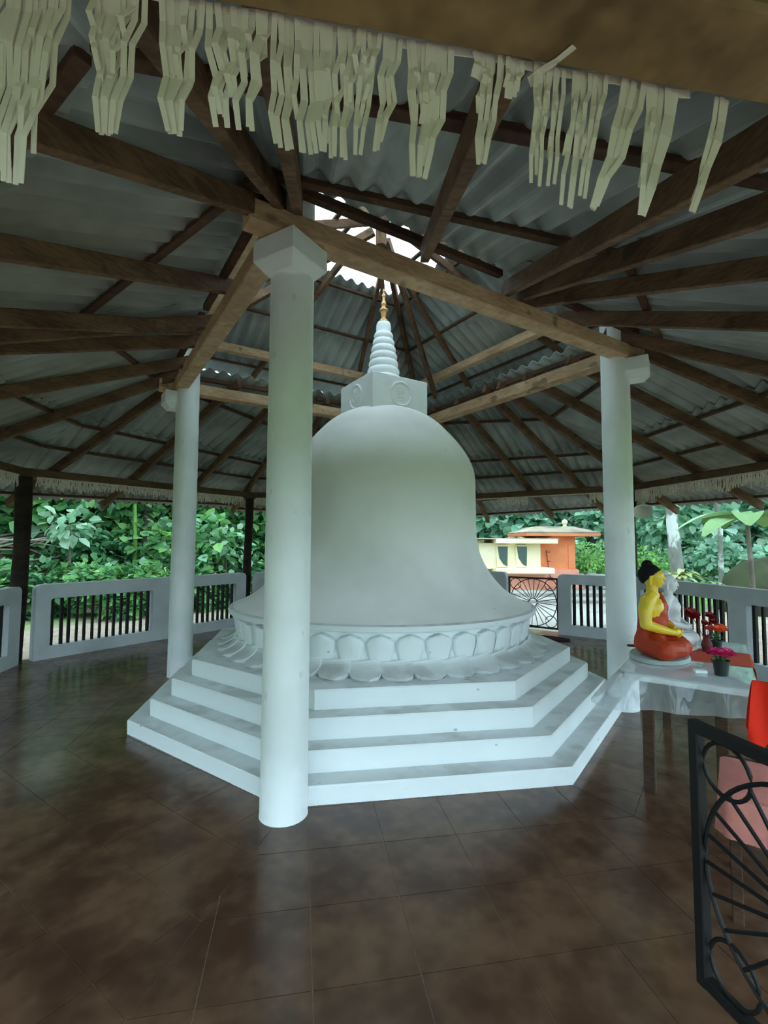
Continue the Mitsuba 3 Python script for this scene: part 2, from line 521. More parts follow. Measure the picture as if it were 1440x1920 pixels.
part(st, 'dome', lathe(smoothprof(DP, 5), 128, SC), 'm_dome', True)
# square relic chamber with carved discs
HS = 0.668
hb = rbox(HS, HS, 0.44, 0.006, (0, 0, 2.945))
hb.apply_transform(trimesh.transformations.rotation_matrix(PI / 4, [0, 0, 1]))
hb.apply_translation([SC[0], SC[1], 0])
rc = part(st, 'relic_chamber', hb, 'm_white')
for k in range(4):
    m, t = sec_vec(-45 + 90 * k)
    c = np.array([SC[0], SC[1], 2.99]) + m * HS / 2
    disc = [ring(c, 0.118, 0.011, 40, t, [0, 0, 1])]
    for q in range(8):
        a = q * PI / 4
        disc.append(ring(c + 0.028 * (math.cos(a) * t + math.sin(a) * np.array([0, 0, 1])), 0.013, 0.006, 10, t, [0, 0, 1], 5))
    disc.append(ring(c, 0.062, 0.004, 28, t, [0, 0, 1], 5))
    part(rc, 'carved_disc', cat(disc), 'm_white', 60)
RZ = [(0.190, 3.215), (0.172, 3.303), (0.158, 3.385), (0.146, 3.466), (0.132, 3.545), (0.117, 3.622), (0.103, 3.697)]
part(st, 'spire_core', lathe([(0.21, 3.163), (0.165, 3.20), (0.135, 3.39), (0.10, 3.62), (0.078, 3.74), (0.080, 3.78), (0.077, 3.825), (0.068, 3.848), (0.045, 3.858), (0, 3.86)], 48, SC), 'm_white', 50)
for r, z in RZ:
    a = np.linspace(-PI / 2, PI / 2, 9)
    pr_ = [(r - 0.075, z - 0.040)] + [(r - 0.030 + 0.030 * math.cos(q), z + 0.040 * math.sin(q)) for q in a] + [(r - 0.075, z + 0.040)]
    part(st, 'spire_ring', lathe(pr_, 56, SC), 'm_white', 50)
GP = [(0.0, 3.85), (0.045, 3.856), (0.047, 3.872), (0.036, 3.886), (0.024, 3.90), (0.026, 3.92), (0.031, 3.95), (0.036, 3.968), (0.050, 3.985), (0.045, 3.998), (0.026, 4.012), (0.022, 4.03), (0.028, 4.05),
      (0.030, 4.062), (0.022, 4.075), (0.015, 4.10), (0.014, 4.125), (0.020, 4.145), (0.019, 4.158), (0.011, 4.172), (0.008, 4.19), (0.013, 4.20), (0.008, 4.212), (0.003, 4.228), (0, 4.232)]
part(st, 'pinnacle', lathe(smoothprof(GP, 3), 32, SC), 'm_gold', True, label='copper-gold turned pinnacle')

# ------------------------------------------------------------------ pillars
RC = 2.303
PILL = {'A': (-90, 'round white pillar standing in front of the stupa, nearest to the viewer'), 'B': (180, 'round white pillar at the left of the stupa, behind the front pillar'),
        'C': (0, 'round white pillar at the right of the stupa, behind the yellow-skinned statue'), 'D': (90, 'round white pillar hidden behind the stupa')}
for nm, (az, lb) in PILL.items():
    c = pol(RC, az, 0)
    k = thing('pillar', lb, 'pillar')
    part(k, 'shaft', lathe([(0, 0), (0.134, 0), (0.132, 0.02), (0.130, 0.4), (0.128, 2.0), (0.126, 3.1), (0.126, 3.8), (0, 3.8)], 48, c[:2]), 'm_white')
    m, t = sec_vec(az)
    cc, hf = (c + m * 0.046 + t * 0.007, 0.150) if nm == 'A' else (c + m * 0.155, 0.140)
    ca = math.radians({'A': -63.4, 'B': -88, 'C': -64, 'D': 90}[nm] + 45)
    e1, e2 = np.array([math.cos(ca), math.sin(ca), 0]), np.array([-math.sin(ca), math.cos(ca), 0])
    sq = lambda h, z: np.array([cc + e1 * x * h + e2 * y * h + [0, 0, z] for x, y in ((-1, -1), (1, -1), (1, 1), (-1, 1))])
    part(k, 'corbel', ngon([sq(hf - 0.052, 3.035), sq(hf - 0.004, 3.097), sq(hf, 3.105), sq(hf, 3.222), sq(hf - 0.004, 3.228)]), 'm_white', False)

# ------------------------------------------------------------------ timber ring beams, outer beams, posts
BZ0, BZ1 = 3.235, 3.362
BL = {45: 'lower ring beam at the far right, behind the stupa spire', 135: 'lower ring beam at the far left, behind the front pillar',
      -135: 'lower ring beam from the front pillar back to the left pillar', -45: 'long lower ring beam from the front pillar across to the right pillar'}
for az, lb in BL.items():
    m, t = sec_vec(az)
    zc = (BZ0 + BZ1) / 2 + (0.012 if az in (-135, 45) else 0.0)
    hl = 1.735 + (0.20 if az in (-45, 135) else 0.16)
    k = thing('timber_beam', 'brown ' + lb, 'beam')
    # the -45 / 135 pair laps past the corners, the other pair butts under it
    if az in (-135, 45): hl = 1.735 - 0.075
    put(k, bar(m * 1.71 - t * hl + [0, 0, zc], m * 1.71 + t * hl + [0, 0, zc], 0.14, BZ1 - BZ0, 0.008), 'm_beam', False)
for az, lb in BL.items():
    m, t = sec_vec(az)
    k = thing('timber_beam', 'brown ' + lb.replace('lower ring beam', 'upper ring beam, above the lower one,'), 'beam')
    hl = 1.60 if az in (-45, 135) else 1.50
    put(k, bar(m * 1.60 - t * hl + [0, 0, 3.855], m * 1.60 + t * hl + [0, 0, 3.855], 0.10, 0.10, 0.006), 'm_beam', False)
OA = 4.31
ORC = OA / math.cos(math.radians(22.5))
OL = {-67.5: 'thick brown eave beam overhead nearest to the viewer, hung with a pale leaf fringe', -22.5: 'dark eave beam along the near right side', 22.5: 'dark eave beam at the right edge, above the right railing',
      67.5: 'dark eave beam above the far iron gate', 112.5: 'dark eave beam behind the stupa', 157.5: 'dark eave beam above the left railing', 202.5: 'dark eave beam at the left edge, left of the dark post',
      247.5: 'dark eave beam along the near left side'}
for az, lb in OL.items():
    m, t = sec_vec(az)
    hl = OA * math.tan(math.radians(22.5))
    k = thing('eave_beam', lb, 'beam')
    near = az == -67.5
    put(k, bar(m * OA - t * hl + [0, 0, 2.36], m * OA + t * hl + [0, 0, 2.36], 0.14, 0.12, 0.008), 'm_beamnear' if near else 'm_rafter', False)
PO = {180: 'thick dark round timber post at the left edge, beside the left railing', 135: 'dark crooked timber post left of the stupa, at the far end of the left railing',
      45: 'dark timber post half hidden behind the right pillar', 90: 'dark timber post hidden behind the stupa', 0: 'dark timber post at the near right', 225: 'dark timber post at the near left'}
for az, lb in PO.items():
    r = 0.088 if az == 180 else 0.07
    n = 14
    zz = np.linspace(0, 2.30, n)
    b = pol(ORC - 0.06, az, 0)
    wob = np.stack([0.012 * np.sin(zz * 2.1 + az), 0.012 * np.cos(zz * 1.7 + az), zz], 1)
    rad = r * (1.08 - 0.06 * zz / 2.3 + 0.05 * np.sin(zz * 5 + az))
    k = thing('timber_post', lb, 'post')
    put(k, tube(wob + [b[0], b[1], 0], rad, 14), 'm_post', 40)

# ------------------------------------------------------------------ lower roof (ceiling)
tag('ceiling', kind='structure')
TA = math.tan(math.radians(22.5))


def zr(x, y):
    """Top of the lower rafters."""
    r, a = np.hypot(x, y), np.degrees(np.arctan2(y, x))
    b = (a % 90) - 45
    rin = 1.75 / np.cos(np.radians(b))
    c = (a % 45) - 22.5
    rout = OA / np.cos(np.radians(c))
    return 3.488 - (r - rin) * (3.488 - 2.52) / (rout - rin)


def ain(az, t):
    """Inner edge of the sheets, in the section's outward coordinate."""
    s = 1 if (az % 90) > 45 else -1      # on which side of the section the beam's normal lies
    return (1.73 + s * t * 0.3827) / 0.9239


EAVE = lambda az: 5.55 if 0 < az < 130 else 5.38
# rafters from two measured points each (xy); others by symmetry
RP = [((0.54, -3.66), (0.05, -2.35)), ((0.42, -4.18), (0.0, -2.5)), ((-0.32, -3.79), (-0.1, -2.5)), ((1.24, -4.06), (0.76, -1.98)), ((1.88, -3.43), (1.30, -1.28)), ((2.14, -2.92), (1.37, -1.12)),
      ((2.52, -2.14), (1.46, -1.0)), ((2.88, -1.41), (1.85, -0.6)), ((3.39, -0.36), (2.36, -0.1)), ((3.72, 0.34), (2.40, 0.06)), ((3.84, 1.19), (2.1, 0.50)), ((3.49, 1.98), (1.67, 0.95)), ((3.05, 2.95), (1.35, 1.25)),
      ((2.39, 3.3), (1.15, 1.42)), ((1.67, 3.69), (0.75, 1.85)), ((0.75, 4.0), (0.35, 2.2)), ((-0.1, 4.1), (-0.05, 2.4)), ((-0.95, 4.0), (-0.5, 2.05)), ((-1.8, 3.6), (-0.9, 1.65)), ((-2.5, 3.3), (-1.15, 1.45)),
      ((-3.0, 2.95), (-1.35, 1.25)), ((-3.4, 2.1), (-1.6, 0.95)), ((-3.9, 1.25), (-2.05, 0.5)), ((-4.0, 0.3), (-2.4, 0.05)), ((-3.98, -0.81), (-2.42, -0.12)), ((-3.15, -1.49), (-2.1, -0.52)), ((-2.37, -2.13), (-1.66, -0.95)),
      ((-1.82, -2.57), (-1.44, -1.15)), ((-1.03, -3.2), (-0.82, -1.80)), ((-2.9, -2.9), (-1.3, -1.22))]
for (ox, oy), (ix, iy) in RP:
    d = np.array([ox - ix, oy - iy]); d /= np.linalg.norm(d)
    i0 = np.array([ix, iy])
    # start just inside the ring beam, end near the eave
    az = math.degrees(math.atan2(oy, ox)) % 360
    az = (math.floor(az / 45) * 45 + 22.5)
    m = sec_vec(az)[0][:2]
    L = (EAVE(az) - 0.10 - i0 @ m) / (d @ m)
    p0, p1 = i0 - d * 0.16, i0 + d * L
    p1b = p1
    # the eave line keeps the slope of the last metre
    za, zb = float(zr(*(i0 + d * 0.1))), float(zr(*(i0 + d * (L - 0.05))))
    sl = (zb - za) / (L - 0.15)
    P0, P1 = np.array([*p0, za - sl * 0.26 - 0.058]), np.array([*p1, zb + sl * 0.05 - 0.058])
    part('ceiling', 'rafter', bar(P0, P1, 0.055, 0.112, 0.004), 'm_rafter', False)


def roof_z(az, a, t):
    m, tt = sec_vec(az)
    return zr(a * m[0] + t * tt[0], a * m[1] + t * tt[1])


for az in np.arange(-67.5, 290, 45):
    m, t = sec_vec(az)
    s = 1 if (az % 90) > 45 else -1
    for a in (2.5, 3.5, 4.0, 4.75, EAVE(az) - 0.26):
        h = a * TA - 0.02
        z = roof_z(az, a, np.array([-h, 0, h]))
        pa, pb = m * a - t * h + [0, 0, z[0] + 0.018], m * a + t * h + [0, 0, z[2] + 0.018]
        part('ceiling', 'purlin', bar(pa, pb, 0.05, 0.036, 0.003), 'm_purlin', False)
    # head purlin beside the ring beam
    e = []
    for tv in ((-0.62, 0.90) if s > 0 else (-0.90, 0.62)):
        a = (1.80 + s * tv * 0.3827) / 0.9239
        e.append((a, tv))
    pa, pb = [m * a + t * tv + [0, 0, float(roof_z(az, a, tv)) + 0.02] for a, tv in e]
    part('ceiling', 'purlin', bar(pa, pb, 0.05, 0.05, 0.003), 'm_purlin', False)


def sheet(az, t0, t1, alo, ahi, lift, zf, pitch=0.15, amp=0.027, clip=TA, rows=5, jit=0.0):
    n = max(3, int(round((t1 - t0) / pitch * 8)) + 1)
    ts = np.linspace(t0, t1, n)
    m, tt = sec_vec(az)
    cols = []
    for tv in ts:
        lo = max(alo(tv), abs(tv) / clip - 0.03)
        cols.append((tv, lo, ahi + jit) if lo < ahi - 0.05 else None)
    runs, cur = [], []
    for c in cols + [None]:
        if c: cur.append(c)
        else:
            if len(cur) > 2: runs.append(cur)
            cur = []
    out = []
    for run in runs:
        V = []
        for tv, lo, hi in run:
            for a in np.linspace(lo, hi, rows):
                q = m * a + tt * tv
                V.append([q[0], q[1], float(zf(az, a, tv)) + lift + amp * math.cos(2 * PI * tv / pitch)])
        V = np.array(V)
        B = V + [0, 0, 0.007]
        out.append(solid(B, V, len(run), rows))
    return cat(out) if out else None


for az in np.arange(-67.5, 290, 45):
    for ci, (lo, hi, lift) in enumerate(((None, 3.55, 0.082), (3.42, EAVE(az), 0.062))):
        for k in range(-3, 3):
            t0, t1 = k * 0.9 - 0.02 + (0.45 if ci else 0), (k + 1) * 0.9 + 0.02 + (0.45 if ci else 0)
            half = hi * TA
            t0, t1 = max(t0, -half), min(t1, half)
            if t1 - t0 < 0.25: continue
            j = 0.03 * (rng.random() - 0.5)
            sh = sheet(az, t0, t1, (lambda tv, az=az: ain(az, tv)) if lo is None else (lambda tv, lo=lo: lo), hi, lift + 0.008 * rng.random(), roof_z, jit=j)
            if sh is not None: part('ceiling', 'roof_sheet', sh, 'm_sheet', False)
# ------------------------------------------------------------------ upper roof over the stupa
tag('lantern_roof', kind='structure')
UZ, US = 4.965, 0.62
zu = lambda az, a, t: UZ - US * a
for az in (-45, 45, 135, 225):
    m, t = sec_vec(az)
    top = {225: 1.15, -45: 1.3}.get(az, 0.66)
    for k in range(-4, 4):
        t0, t1 = k * 0.75 - 0.02, (k + 1) * 0.75 + 0.02
        t0, t1 = max(t0, -2.3), min(t1, 2.3)
        if t1 - t0 < 0.2: continue
        sh = sheet(az, t0, t1, lambda tv: top + 0.0, {45: 2.34, 135: 2.15}.get(az, 2.06), 0.062 + 0.006 * rng.random(), zu, clip=1.0, jit=0.04 * (rng.random() - 0.5))
        if sh is not None: part('lantern_roof', 'roof_sheet', sh, 'm_sheet', False)
    P = lambda a, tv, dz=0.0: m * a + t * tv + [0, 0, UZ - US * a + dz]
    part('lantern_roof', 'rafter', bar(P(0.06, 0.06, -0.05), P(2.0, 2.0, -0.05), 0.055, 0.09, 0.004), 'm_rafter', False)
    for tv in (-0.62, 0.62):
        part('lantern_roof', 'rafter', bar(P(max(0.10, abs(tv) * 0.28), tv * 0.28, -0.045), P(2.0, tv * 1.25, -0.045), 0.045, 0.075, 0.004), 'm_rafter', False)
    for a in (0.44, 0.72, 1.22, 1.9):
        part('lantern_roof', 'batten', bar(P(a, -a, 0.012), P(a, a, 0.012), 0.04, 0.028, 0.003), 'm_purlin', False)
for dx, dy in ((0.16, 0.0), (-0.15, 0.02)):
    part('lantern_roof', 'rafter', bar(np.array([dx * 0.3, 0.1, UZ - 0.14]), np.array([dx * 2.2, 2.05, UZ - 1.33 + dy]), 0.05, 0.09, 0.004), 'm_rafter', False)
part('lantern_roof', 'apex_block', lathe([(0, 4.70), (0.055, 4.70), (0.06, 4.74), (0.06, 4.97), (0.03, 5.02), (0, 5.02)], 12), 'm_rafter')

# ------------------------------------------------------------------ railings


def railing(az, a, t0, t1, ht, opens, nb, label, group=None, bw=0.033):
    k = thing('railing', label, 'railing', group)
    R = 0.075
    outer = Polygon([(t0, 0), (t1, 0), (t1, ht - R)] + [(t1 - R + R * math.cos(q), ht - R + R * math.sin(q)) for q in np.linspace(0, PI / 2, 7)[1:]] +
                    [(t0 + R + R * math.cos(q), ht - R + R * math.sin(q)) for q in np.linspace(PI / 2, PI, 7)])
    for (x0, x1, zb, zt) in opens:
        r = 0.03
        outer = outer.difference(Polygon([(x0, zb), (x1, zb), (x1, zt - r), (x1 - r * 0.3, zt - r * 0.3), (x1 - r, zt), (x0 + r, zt), (x0 + r * 0.3, zt - r * 0.3), (x0, zt - r)]))
    fr = prism(outer, 0.13)
    v = fr.vertices
    fr = mesh(np.stack([v[:, 0], v[:, 2], v[:, 1]], 1), fr.faces)
    part(k, 'frame', to_sec(fr, az, a), 'm_rail', 25)
    for (x0, x1, zb, zt), n in zip(opens, nb):
        for i in range(n):
            x = x0 + (x1 - x0) * (i + 0.5) / n + 0.012 * (rng.random() - 0.5)
            w = bw * (0.85 + 0.4 * rng.random())
            l = 0.006 * (rng.random() - 0.5)
            b = bar((x - l, 0.065, zb - 0.02), (x + l, 0.065, zt + 0.02), w, w, 0.003, up=(1, 0, 0))
            part(k, 'bar', to_sec(b, az, a), 'm_iron', False)
    return k


RA = 4.155
railing(157.5, RA, -1.66, 1.60, 0.945, [(0.075, 1.43, 0.16, 0.762), (-1.45, -0.20, 0.16, 0.765)], [14, 13], 'white concrete railing with black bars at the left, between the two dark posts')
railing(202.5, RA, -1.66, 1.63, 0.945, [(0.1, 1.40, 0.16, 0.76), (-1.42, -0.15, 0.16, 0.76)], [13, 13], 'white concrete railing end at the left edge, left of the thick dark post')
railing(112.5, RA, -1.66, 1.66, 0.945, [(0.1, 1.45, 0.16, 0.76), (-1.45, -0.15, 0.16, 0.76)], [13, 13], 'white concrete railing mostly hidden behind the stupa')
railing(67.5, RA, -1.63, -0.655, 0.985, [(-1.46, -0.845, 0.17, 0.83)], [6], 'white concrete railing just right of the far iron gate', bw=0.045)
railing(67.5, RA, 0.235, 1.66, 0.985, [(0.42, 1.48, 0.17, 0.82)], [10], 'white concrete railing left of the far iron gate, behind the stupa')
railing(22.5, RA, -1.66, 1.66, 1.0, [(0.0, 1.48, 0.18, 0.83), (-1.48, -0.24, 0.18, 0.82)], [16, 13], 'white concrete railing with black bars at the right, behind the statues')

# ------------------------------------------------------------------ iron gates with a sun wheel


def gate(name, label, w, h, z0, fw, rod, material, xf):
    """Local x across the leaf (0..w), z up, y thickness; xf maps to the world."""
    k = thing(name, label, 'gate')
    X, Z = np.array([1.0, 0, 0]), np.array([0, 0, 1.0])
    W = lambda msh: xf(msh)
    z1 = z0 + h
    for p0, p1 in (((0, 0, z0), (0, 0, z1)), ((w, 0, z0), (w, 0, z1))):
        part(k, 'stile', W(bar(p0, p1, fw, fw, 0.003, up=(1, 0, 0))), material, False)
    for zz in (z0 + fw / 2, z1 - fw / 2):
        part(k, 'rail', W(bar((0, 0, zz), (w, 0, zz), fw, fw, 0.003)), material, False)
    c = np.array([w / 2, 0, z0 + h / 2])
    R = min(w, h) / 2 - fw * 0.6
    hr = 0.068
    part(k, 'wheel_rim', W(ring(c, R, rod, 56, X, Z)), material, 60)
    part(k, 'hub', W(ring(c, hr, rod, 24, X, Z)), material, 60)
    n = 24
    for i in range(n):
        a = 2 * PI * i / n + 0.06
        d = math.cos(a) * X + math.sin(a) * Z
        part(k, 'spoke', W(tube([c + d * hr, c + d * R], rod * 0.85, 5)), material, 60)
    s = R * 0.235
    for sx in (0, 1):
        for sz in (0, 1):
            cc = np.array([fw / 2 + s + rod if not sx else w - fw / 2 - s - rod, 0, z0 + fw + s if not sz else z1 - fw - s])
            part(k, 'scroll', W(ring(cc, s, rod * 0.9, 24, X, Z)), material, 60)
    return k


gate('iron_gate', 'small brown iron gate with a sun-ray wheel at the far side, right of the stupa', 0.83, 0.855, 0.06, 0.030, 0.0075, 'm_iron_brown',
     lambda msh: to_sec(mesh(msh.vertices + [-0.633, 0.07, 0], msh.faces), 67.5, RA))
_h, _e = np.array([2.13, -3.69, 0]), np.array([1.81, -3.01, 0])
_gx = (_h - _e) / np.linalg.norm(_h - _e)
_gy = np.array([-_gx[1], _gx[0], 0])
gate('iron_gate', 'open black iron gate leaf with a spoked wheel in the right foreground', float(np.linalg.norm(_h - _e)), 0.845, 0.055, 0.036, 0.0075, 'm_iron',
     lambda msh: mesh(_e + msh.vertices[:, :1] * _gx + msh.vertices[:, 1:2] * _gy + msh.vertices[:, 2:] * [0, 0, 1.0], msh.faces))

# ------------------------------------------------------------------ fringe garlands of pale palm leaf


def strip(pts, w, wdir, th=0.0008):
    """A folded ribbon through the points."""
    p = np.asarray(pts, float)
    n = len(p)
    ww = np.broadcast_to(np.asarray(w, float), (n,))[:, None]
    t = np.gradient(p, axis=0); t /= np.linalg.norm(t, axis=1, keepdims=True)
    wd = wdir - (t @ wdir)[:, None] * t
    wd /= np.linalg.norm(wd, axis=1, keepdims=True)
    nn = np.cross(t, wd)
    v = np.concatenate([p + wd * ww / 2 + nn * th, p - wd * ww / 2 + nn * th, p - wd * ww / 2 - nn * th, p + wd * ww / 2 - nn * th], 0)
    f = []
    for i in range(n - 1):
        for a, b in ((0, 1), (1, 2), (2, 3), (3, 0)):
            q, r = a * n + i, b * n + i
            f += [[q, r, r + 1], [q, r + 1, q + 1]]
    f += [[0, 3 * n, 2 * n], [0, 2 * n, n], [n - 1, 2 * n - 1, 3 * n - 1], [n - 1, 3 * n - 1, 4 * n - 1]]
    return mesh(v, f)


FA = OA - 0.075
fm, ft = sec_vec(-67.5)
gk = thing('leaf_garland', 'fringe of pale cut palm-leaf strips hanging from the beam overhead', 'garland')
FP = lambda t, z, d=0.0: fm * (FA - d) + ft * t + [0, 0, z]
# clusters: top t0..t1, bottom t0..t1, bottom z, number of strips
CL = [(-1.32, -1.22, -1.33, -1.27, 2.02, 8), (-1.235, -1.15, -1.245, -1.19, 1.995, 12), (-1.13, -1.05, -1.112, -1.088, 2.085, 11), (-1.032, -0.966, -1.016, -0.996, 2.10, 9), (-0.964, -0.868, -0.95, -0.888, 2.12, 11),
      (-0.866, -0.797, -0.862, -0.796, 2.10, 9), (-0.797, -0.73, -0.793, -0.745, 2.10, 9), (-0.728, -0.696, -0.742, -0.725, 2.105, 5), (-0.693, -0.662, -0.708, -0.696, 2.115, 5), (-0.658, -0.579, -0.648, -0.62, 2.085, 9),
      (-0.546, -0.518, -0.547, -0.528, 2.27, 4), (-0.53, -0.487, -0.538, -0.523, 2.12, 6), (-0.487, -0.452, -0.491, -0.463, 2.245, 5), (-0.434, -0.379, -0.445, -0.40, 2.10, 9), (-0.362, -0.297, -0.39, -0.333, 2.07, 9),
      (-0.27, -0.222, -0.334, -0.324, 2.07, 5), (-0.221, -0.157, -0.242, -0.232, 2.07, 7), (-0.08, -0.05, -0.14, -0.13, 2.09, 4)]
for (a0, a1, b0, b1, zb, n) in CL:
    kink = [random.uniform(-1, 1) for _ in range(5)]
    for i in range(n):
        u = (i + 0.5) / n + random.uniform(-0.25, 0.25) / n
        ta, tb = a0 + (a1 - a0) * u, b0 + (b1 - b0) * u
        ztop, zend = 2.318 - 0.006, zb + random.choice([0, 0, 0.005, 0.02, 0.05, 0.09]) * (1 if zb < 2.2 else 0.3)
        d0 = 0.0015 * i % 0.006 + random.uniform(0, 0.004)
        pts = []
        m_ = 5 if zb < 2.2 else 3
        for q in range(m_ + 1):
            s = q / m_
            off = 0 if q in (0,) else (0.0048 * (1 if q % 2 else -1) * (0.5 + 0.5 * kink[min(q - 1, 4)]) + random.uniform(-0.003, 0.003))
            if q == m_: off *= 0.4
            pts.append(FP(ta + (tb - ta) * s ** 1.3 + off, ztop + (zend - ztop) * s, d0 + 0.004 * (1 if q % 2 else -1) * (q > 0)))
        w = min(0.0125, max(0.0075, 1.15 * (a1 - a0) / n))
        part(gk, 'leaf_strip', strip(pts, [w, w, w, w, w * 0.95, w * 0.8][: m_ + 1], ft), 'm_leafstrip', False)
# the leaf ribs that the strips hang from
for (t0, t1) in ((-1.5, -1.13), (-1.16, -0.86), (-0.88, -0.56), (-0.60, -0.30), (-0.31, -0.13)):
    pts = [FP(t0 + (t1 - t0) * s, 2.312 + 0.003 * math.sin(7 * s), 0.008) for s in np.linspace(0, 1, 7)]
    part(gk, 'leaf_rib', strip(pts, 0.016, np.array([0, 0, 1.0])), 'm_leafstrip', False)
part(gk, 'leaf_strip', strip([FP(-0.44, 2.285, 0.012), FP(-0.425, 2.2985, 0.004), FP(-0.405, 2.2985, -0.02), FP(-0.39, 2.2985, -0.045)], 0.016, np.array([0, 0, 1.0]) * 0.3 + ft), 'm_leafstrip', False)


def far_garland(az, t0, t1, label, dens, drop):
    k = thing('leaf_garland', label, 'garland')
    m, t = sec_vec(az)
    out = []
    a = OA - 0.072
    tv = t0
    while tv < t1:
        gap = meshkit.noise(np.array([[tv * 3.0, az, 0.5]]))[0]
        tv += 0.011 + random.random() * 0.012
        if gap > dens: continue
        L = drop * (0.6 + 0.5 * random.random()) * (1.15 - gap)
        pts = []
        for q in range(4):
            s = q / 3
            pts.append(m * (a - 0.004 * random.random()) + t * (tv + (0.012 * random.uniform(-1, 1) if q else 0)) + [0, 0, 2.318 - L * s])
        out.append(strip(pts, 0.017, t))
    rib = strip([m * (a - 0.004) + t * x + [0, 0, 2.31] for x in np.linspace(t0, t1, 12)], 0.022, np.array([0, 0, 1.0]))
    part(k, 'leaf_rib', rib, 'm_leafstrip', False)
    part(k, 'leaf_strips', cat(out), 'm_leafstrip', False, kind='stuff')


far_garland(157.5, -1.62, 1.62, 'pale palm-leaf fringe under the left eave beam, between the dark posts', 0.92, 0.24)
far_garland(202.5, -1.62, 1.62, 'pale palm-leaf fringe under the eave beam at the left edge', 0.95, 0.24)
far_garland(112.5, -1.62, 1.62, 'pale palm-leaf fringe behind the stupa', 0.6, 0.2)
far_garland(67.5, -1.62, 1.62, 'sparse pale palm-leaf fringe above the far iron gate', 0.48, 0.22)
far_garland(22.5, -1.62, 1.62, 'pale palm-leaf fringe under the eave beam at the right edge', 0.9, 0.24)
#PART2
# ------------------------------------------------------------------ offering table
TU, TV = np.array([0.375, 0.927, 0.0]), np.array([0.927, -0.375, 0.0])
TU /= np.linalg.norm(TU); TV /= np.linalg.norm(TV)
TO = np.array([1.919, -1.591, 0.0])
TW, TL, TH = 0.66, 1.42, 0.71
TP = lambda s, q, z: TO + s * TV + q * TU + [0, 0, z]
TAZ = math.degrees(math.atan2(TV[1], TV[0]))          # local x = TV (across), local y = TU (along)
TXF = lambda s, q, z, turn=0.0: T().translate(TP(s, q, z).tolist()).rotate([0, 0, 1], TAZ + turn)


def on_table(msh, s, q, z, turn=0.0):
    m_ = msh.copy()
    m_.apply_transform(trimesh.transformations.rotation_matrix(math.radians(TAZ + turn), [0, 0, 1]))
    m_.apply_translation(TP(s, q, z))
    return m_


tb = thing('table', 'long brown wooden table with a plastic cover, standing right of the stupa', 'table')
part(tb, 'tabletop', on_table(rbox(TW, TL, 0.03, 0.005, (TW / 2, TL / 2, TH - 0.015)), 0, 0, 0), 'm_tablewood', 20)
for s in (0.13, TW - 0.16):
    for q in (0.07, TL - 0.12):
        part(tb, 'leg', bar(TP(s, q, 0), TP(s, q, TH - 0.03), 0.062, 0.062, 0.005, up=TU), 'm_tablewood', False)
for s in (0.13, TW - 0.16):
    part(tb, 'apron', bar(TP(s, 0.10, TH - 0.08), TP(s, TL - 0.15, TH - 0.08), 0.022, 0.09, 0.003), 'm_tablewood', False)
for q in (0.07, TL - 0.12):
    part(tb, 'apron', bar(TP(0.16, q, TH - 0.08), TP(TW - 0.19, q, TH - 0.08), 0.022, 0.09, 0.003), 'm_tablewood', False)


def drape(w, l, drop, off, flare, wave, z, rows=9, per=160, seed=0, hem=None, rc=0.03):
    """A cloth over a w x l top: flat middle and a wavy skirt, local coordinates with a corner at the origin."""
    r = np.random.default_rng(seed)
    poly = sbox(rc, rc, w - rc, l - rc).buffer(rc + off)
    ln = poly.exterior
    P = np.array([ln.interpolate(i / per, normalized=True).coords[0] for i in range(per)])
    if Polygon(P).exterior.is_ccw is False: P = P[::-1]
    tn = np.roll(P, -1, 0) - np.roll(P, 1, 0)
    nr = np.stack([tn[:, 1], -tn[:, 0]], 1); nr /= np.linalg.norm(nr, axis=1, keepdims=True)
    a = np.arange(per) / per * 2 * PI
    ph = r.random(5) * 6.3
    wv = sum(np.sin(a * k + p) for k, p in zip((9, 14, 23, 31, 5), ph)) / 2.2
    loops = []
    for k in range(rows):
        s = k / (rows - 1)
        o = (flare(P) if callable(flare) else flare) * s ** 0.8 + wave * wv * s ** 1.2
        h = (hem(P) if hem is not None else 1.0)
        zz = z - drop * h * s + (0.0 if k else 0.0)
        loops.append(np.column_stack([P + nr * np.asarray(o)[..., None] if np.ndim(o) else P + nr * o, np.broadcast_to(zz, (per,))]))
    v = np.vstack(loops).tolist()
    f = []
    for i in range(rows - 1):
        for j in range(per):
            q = (j + 1) % per
            f += [[i * per + j, (i + 1) * per + j, (i + 1) * per + q], [i * per + j, (i + 1) * per + q, i * per + q]]
    c = len(v); v.append([w / 2, l / 2, z])
    for j in range(per): f.append([c, j, (j + 1) % per])
    return mesh(v, f)


put('tablecloth', on_table(drape(TW, TL, 0.045, 0.004, 0.004, 0.002, TH + 0.004, rows=3, seed=1), 0, 0, 0), 'm_clothwhite', True)
tag('tablecloth', 'white cloth on the long table, under the clear plastic cover', 'tablecloth')
put('plastic_cover', on_table(drape(TW, TL, 0.205, 0.010, lambda P: 0.015 + 0.16 * np.clip(1 - P[:, 0] / 0.15, 0, 1) * np.clip(1.0 - P[:, 1] / 1.0, 0, 1), 0.014, TH + 0.0075, rows=10, per=220, seed=4,
                                   hem=lambda P: 0.9 + 0.18 * np.sin(P[:, 0] * 5 + 1) * 0.6 + 0.08 * np.sin(P[:, 1] * 7)), 0, 0, 0), 'm_plastic', True)
tag('plastic_cover', 'milky translucent plastic sheet hanging over the long table', 'plastic sheet')
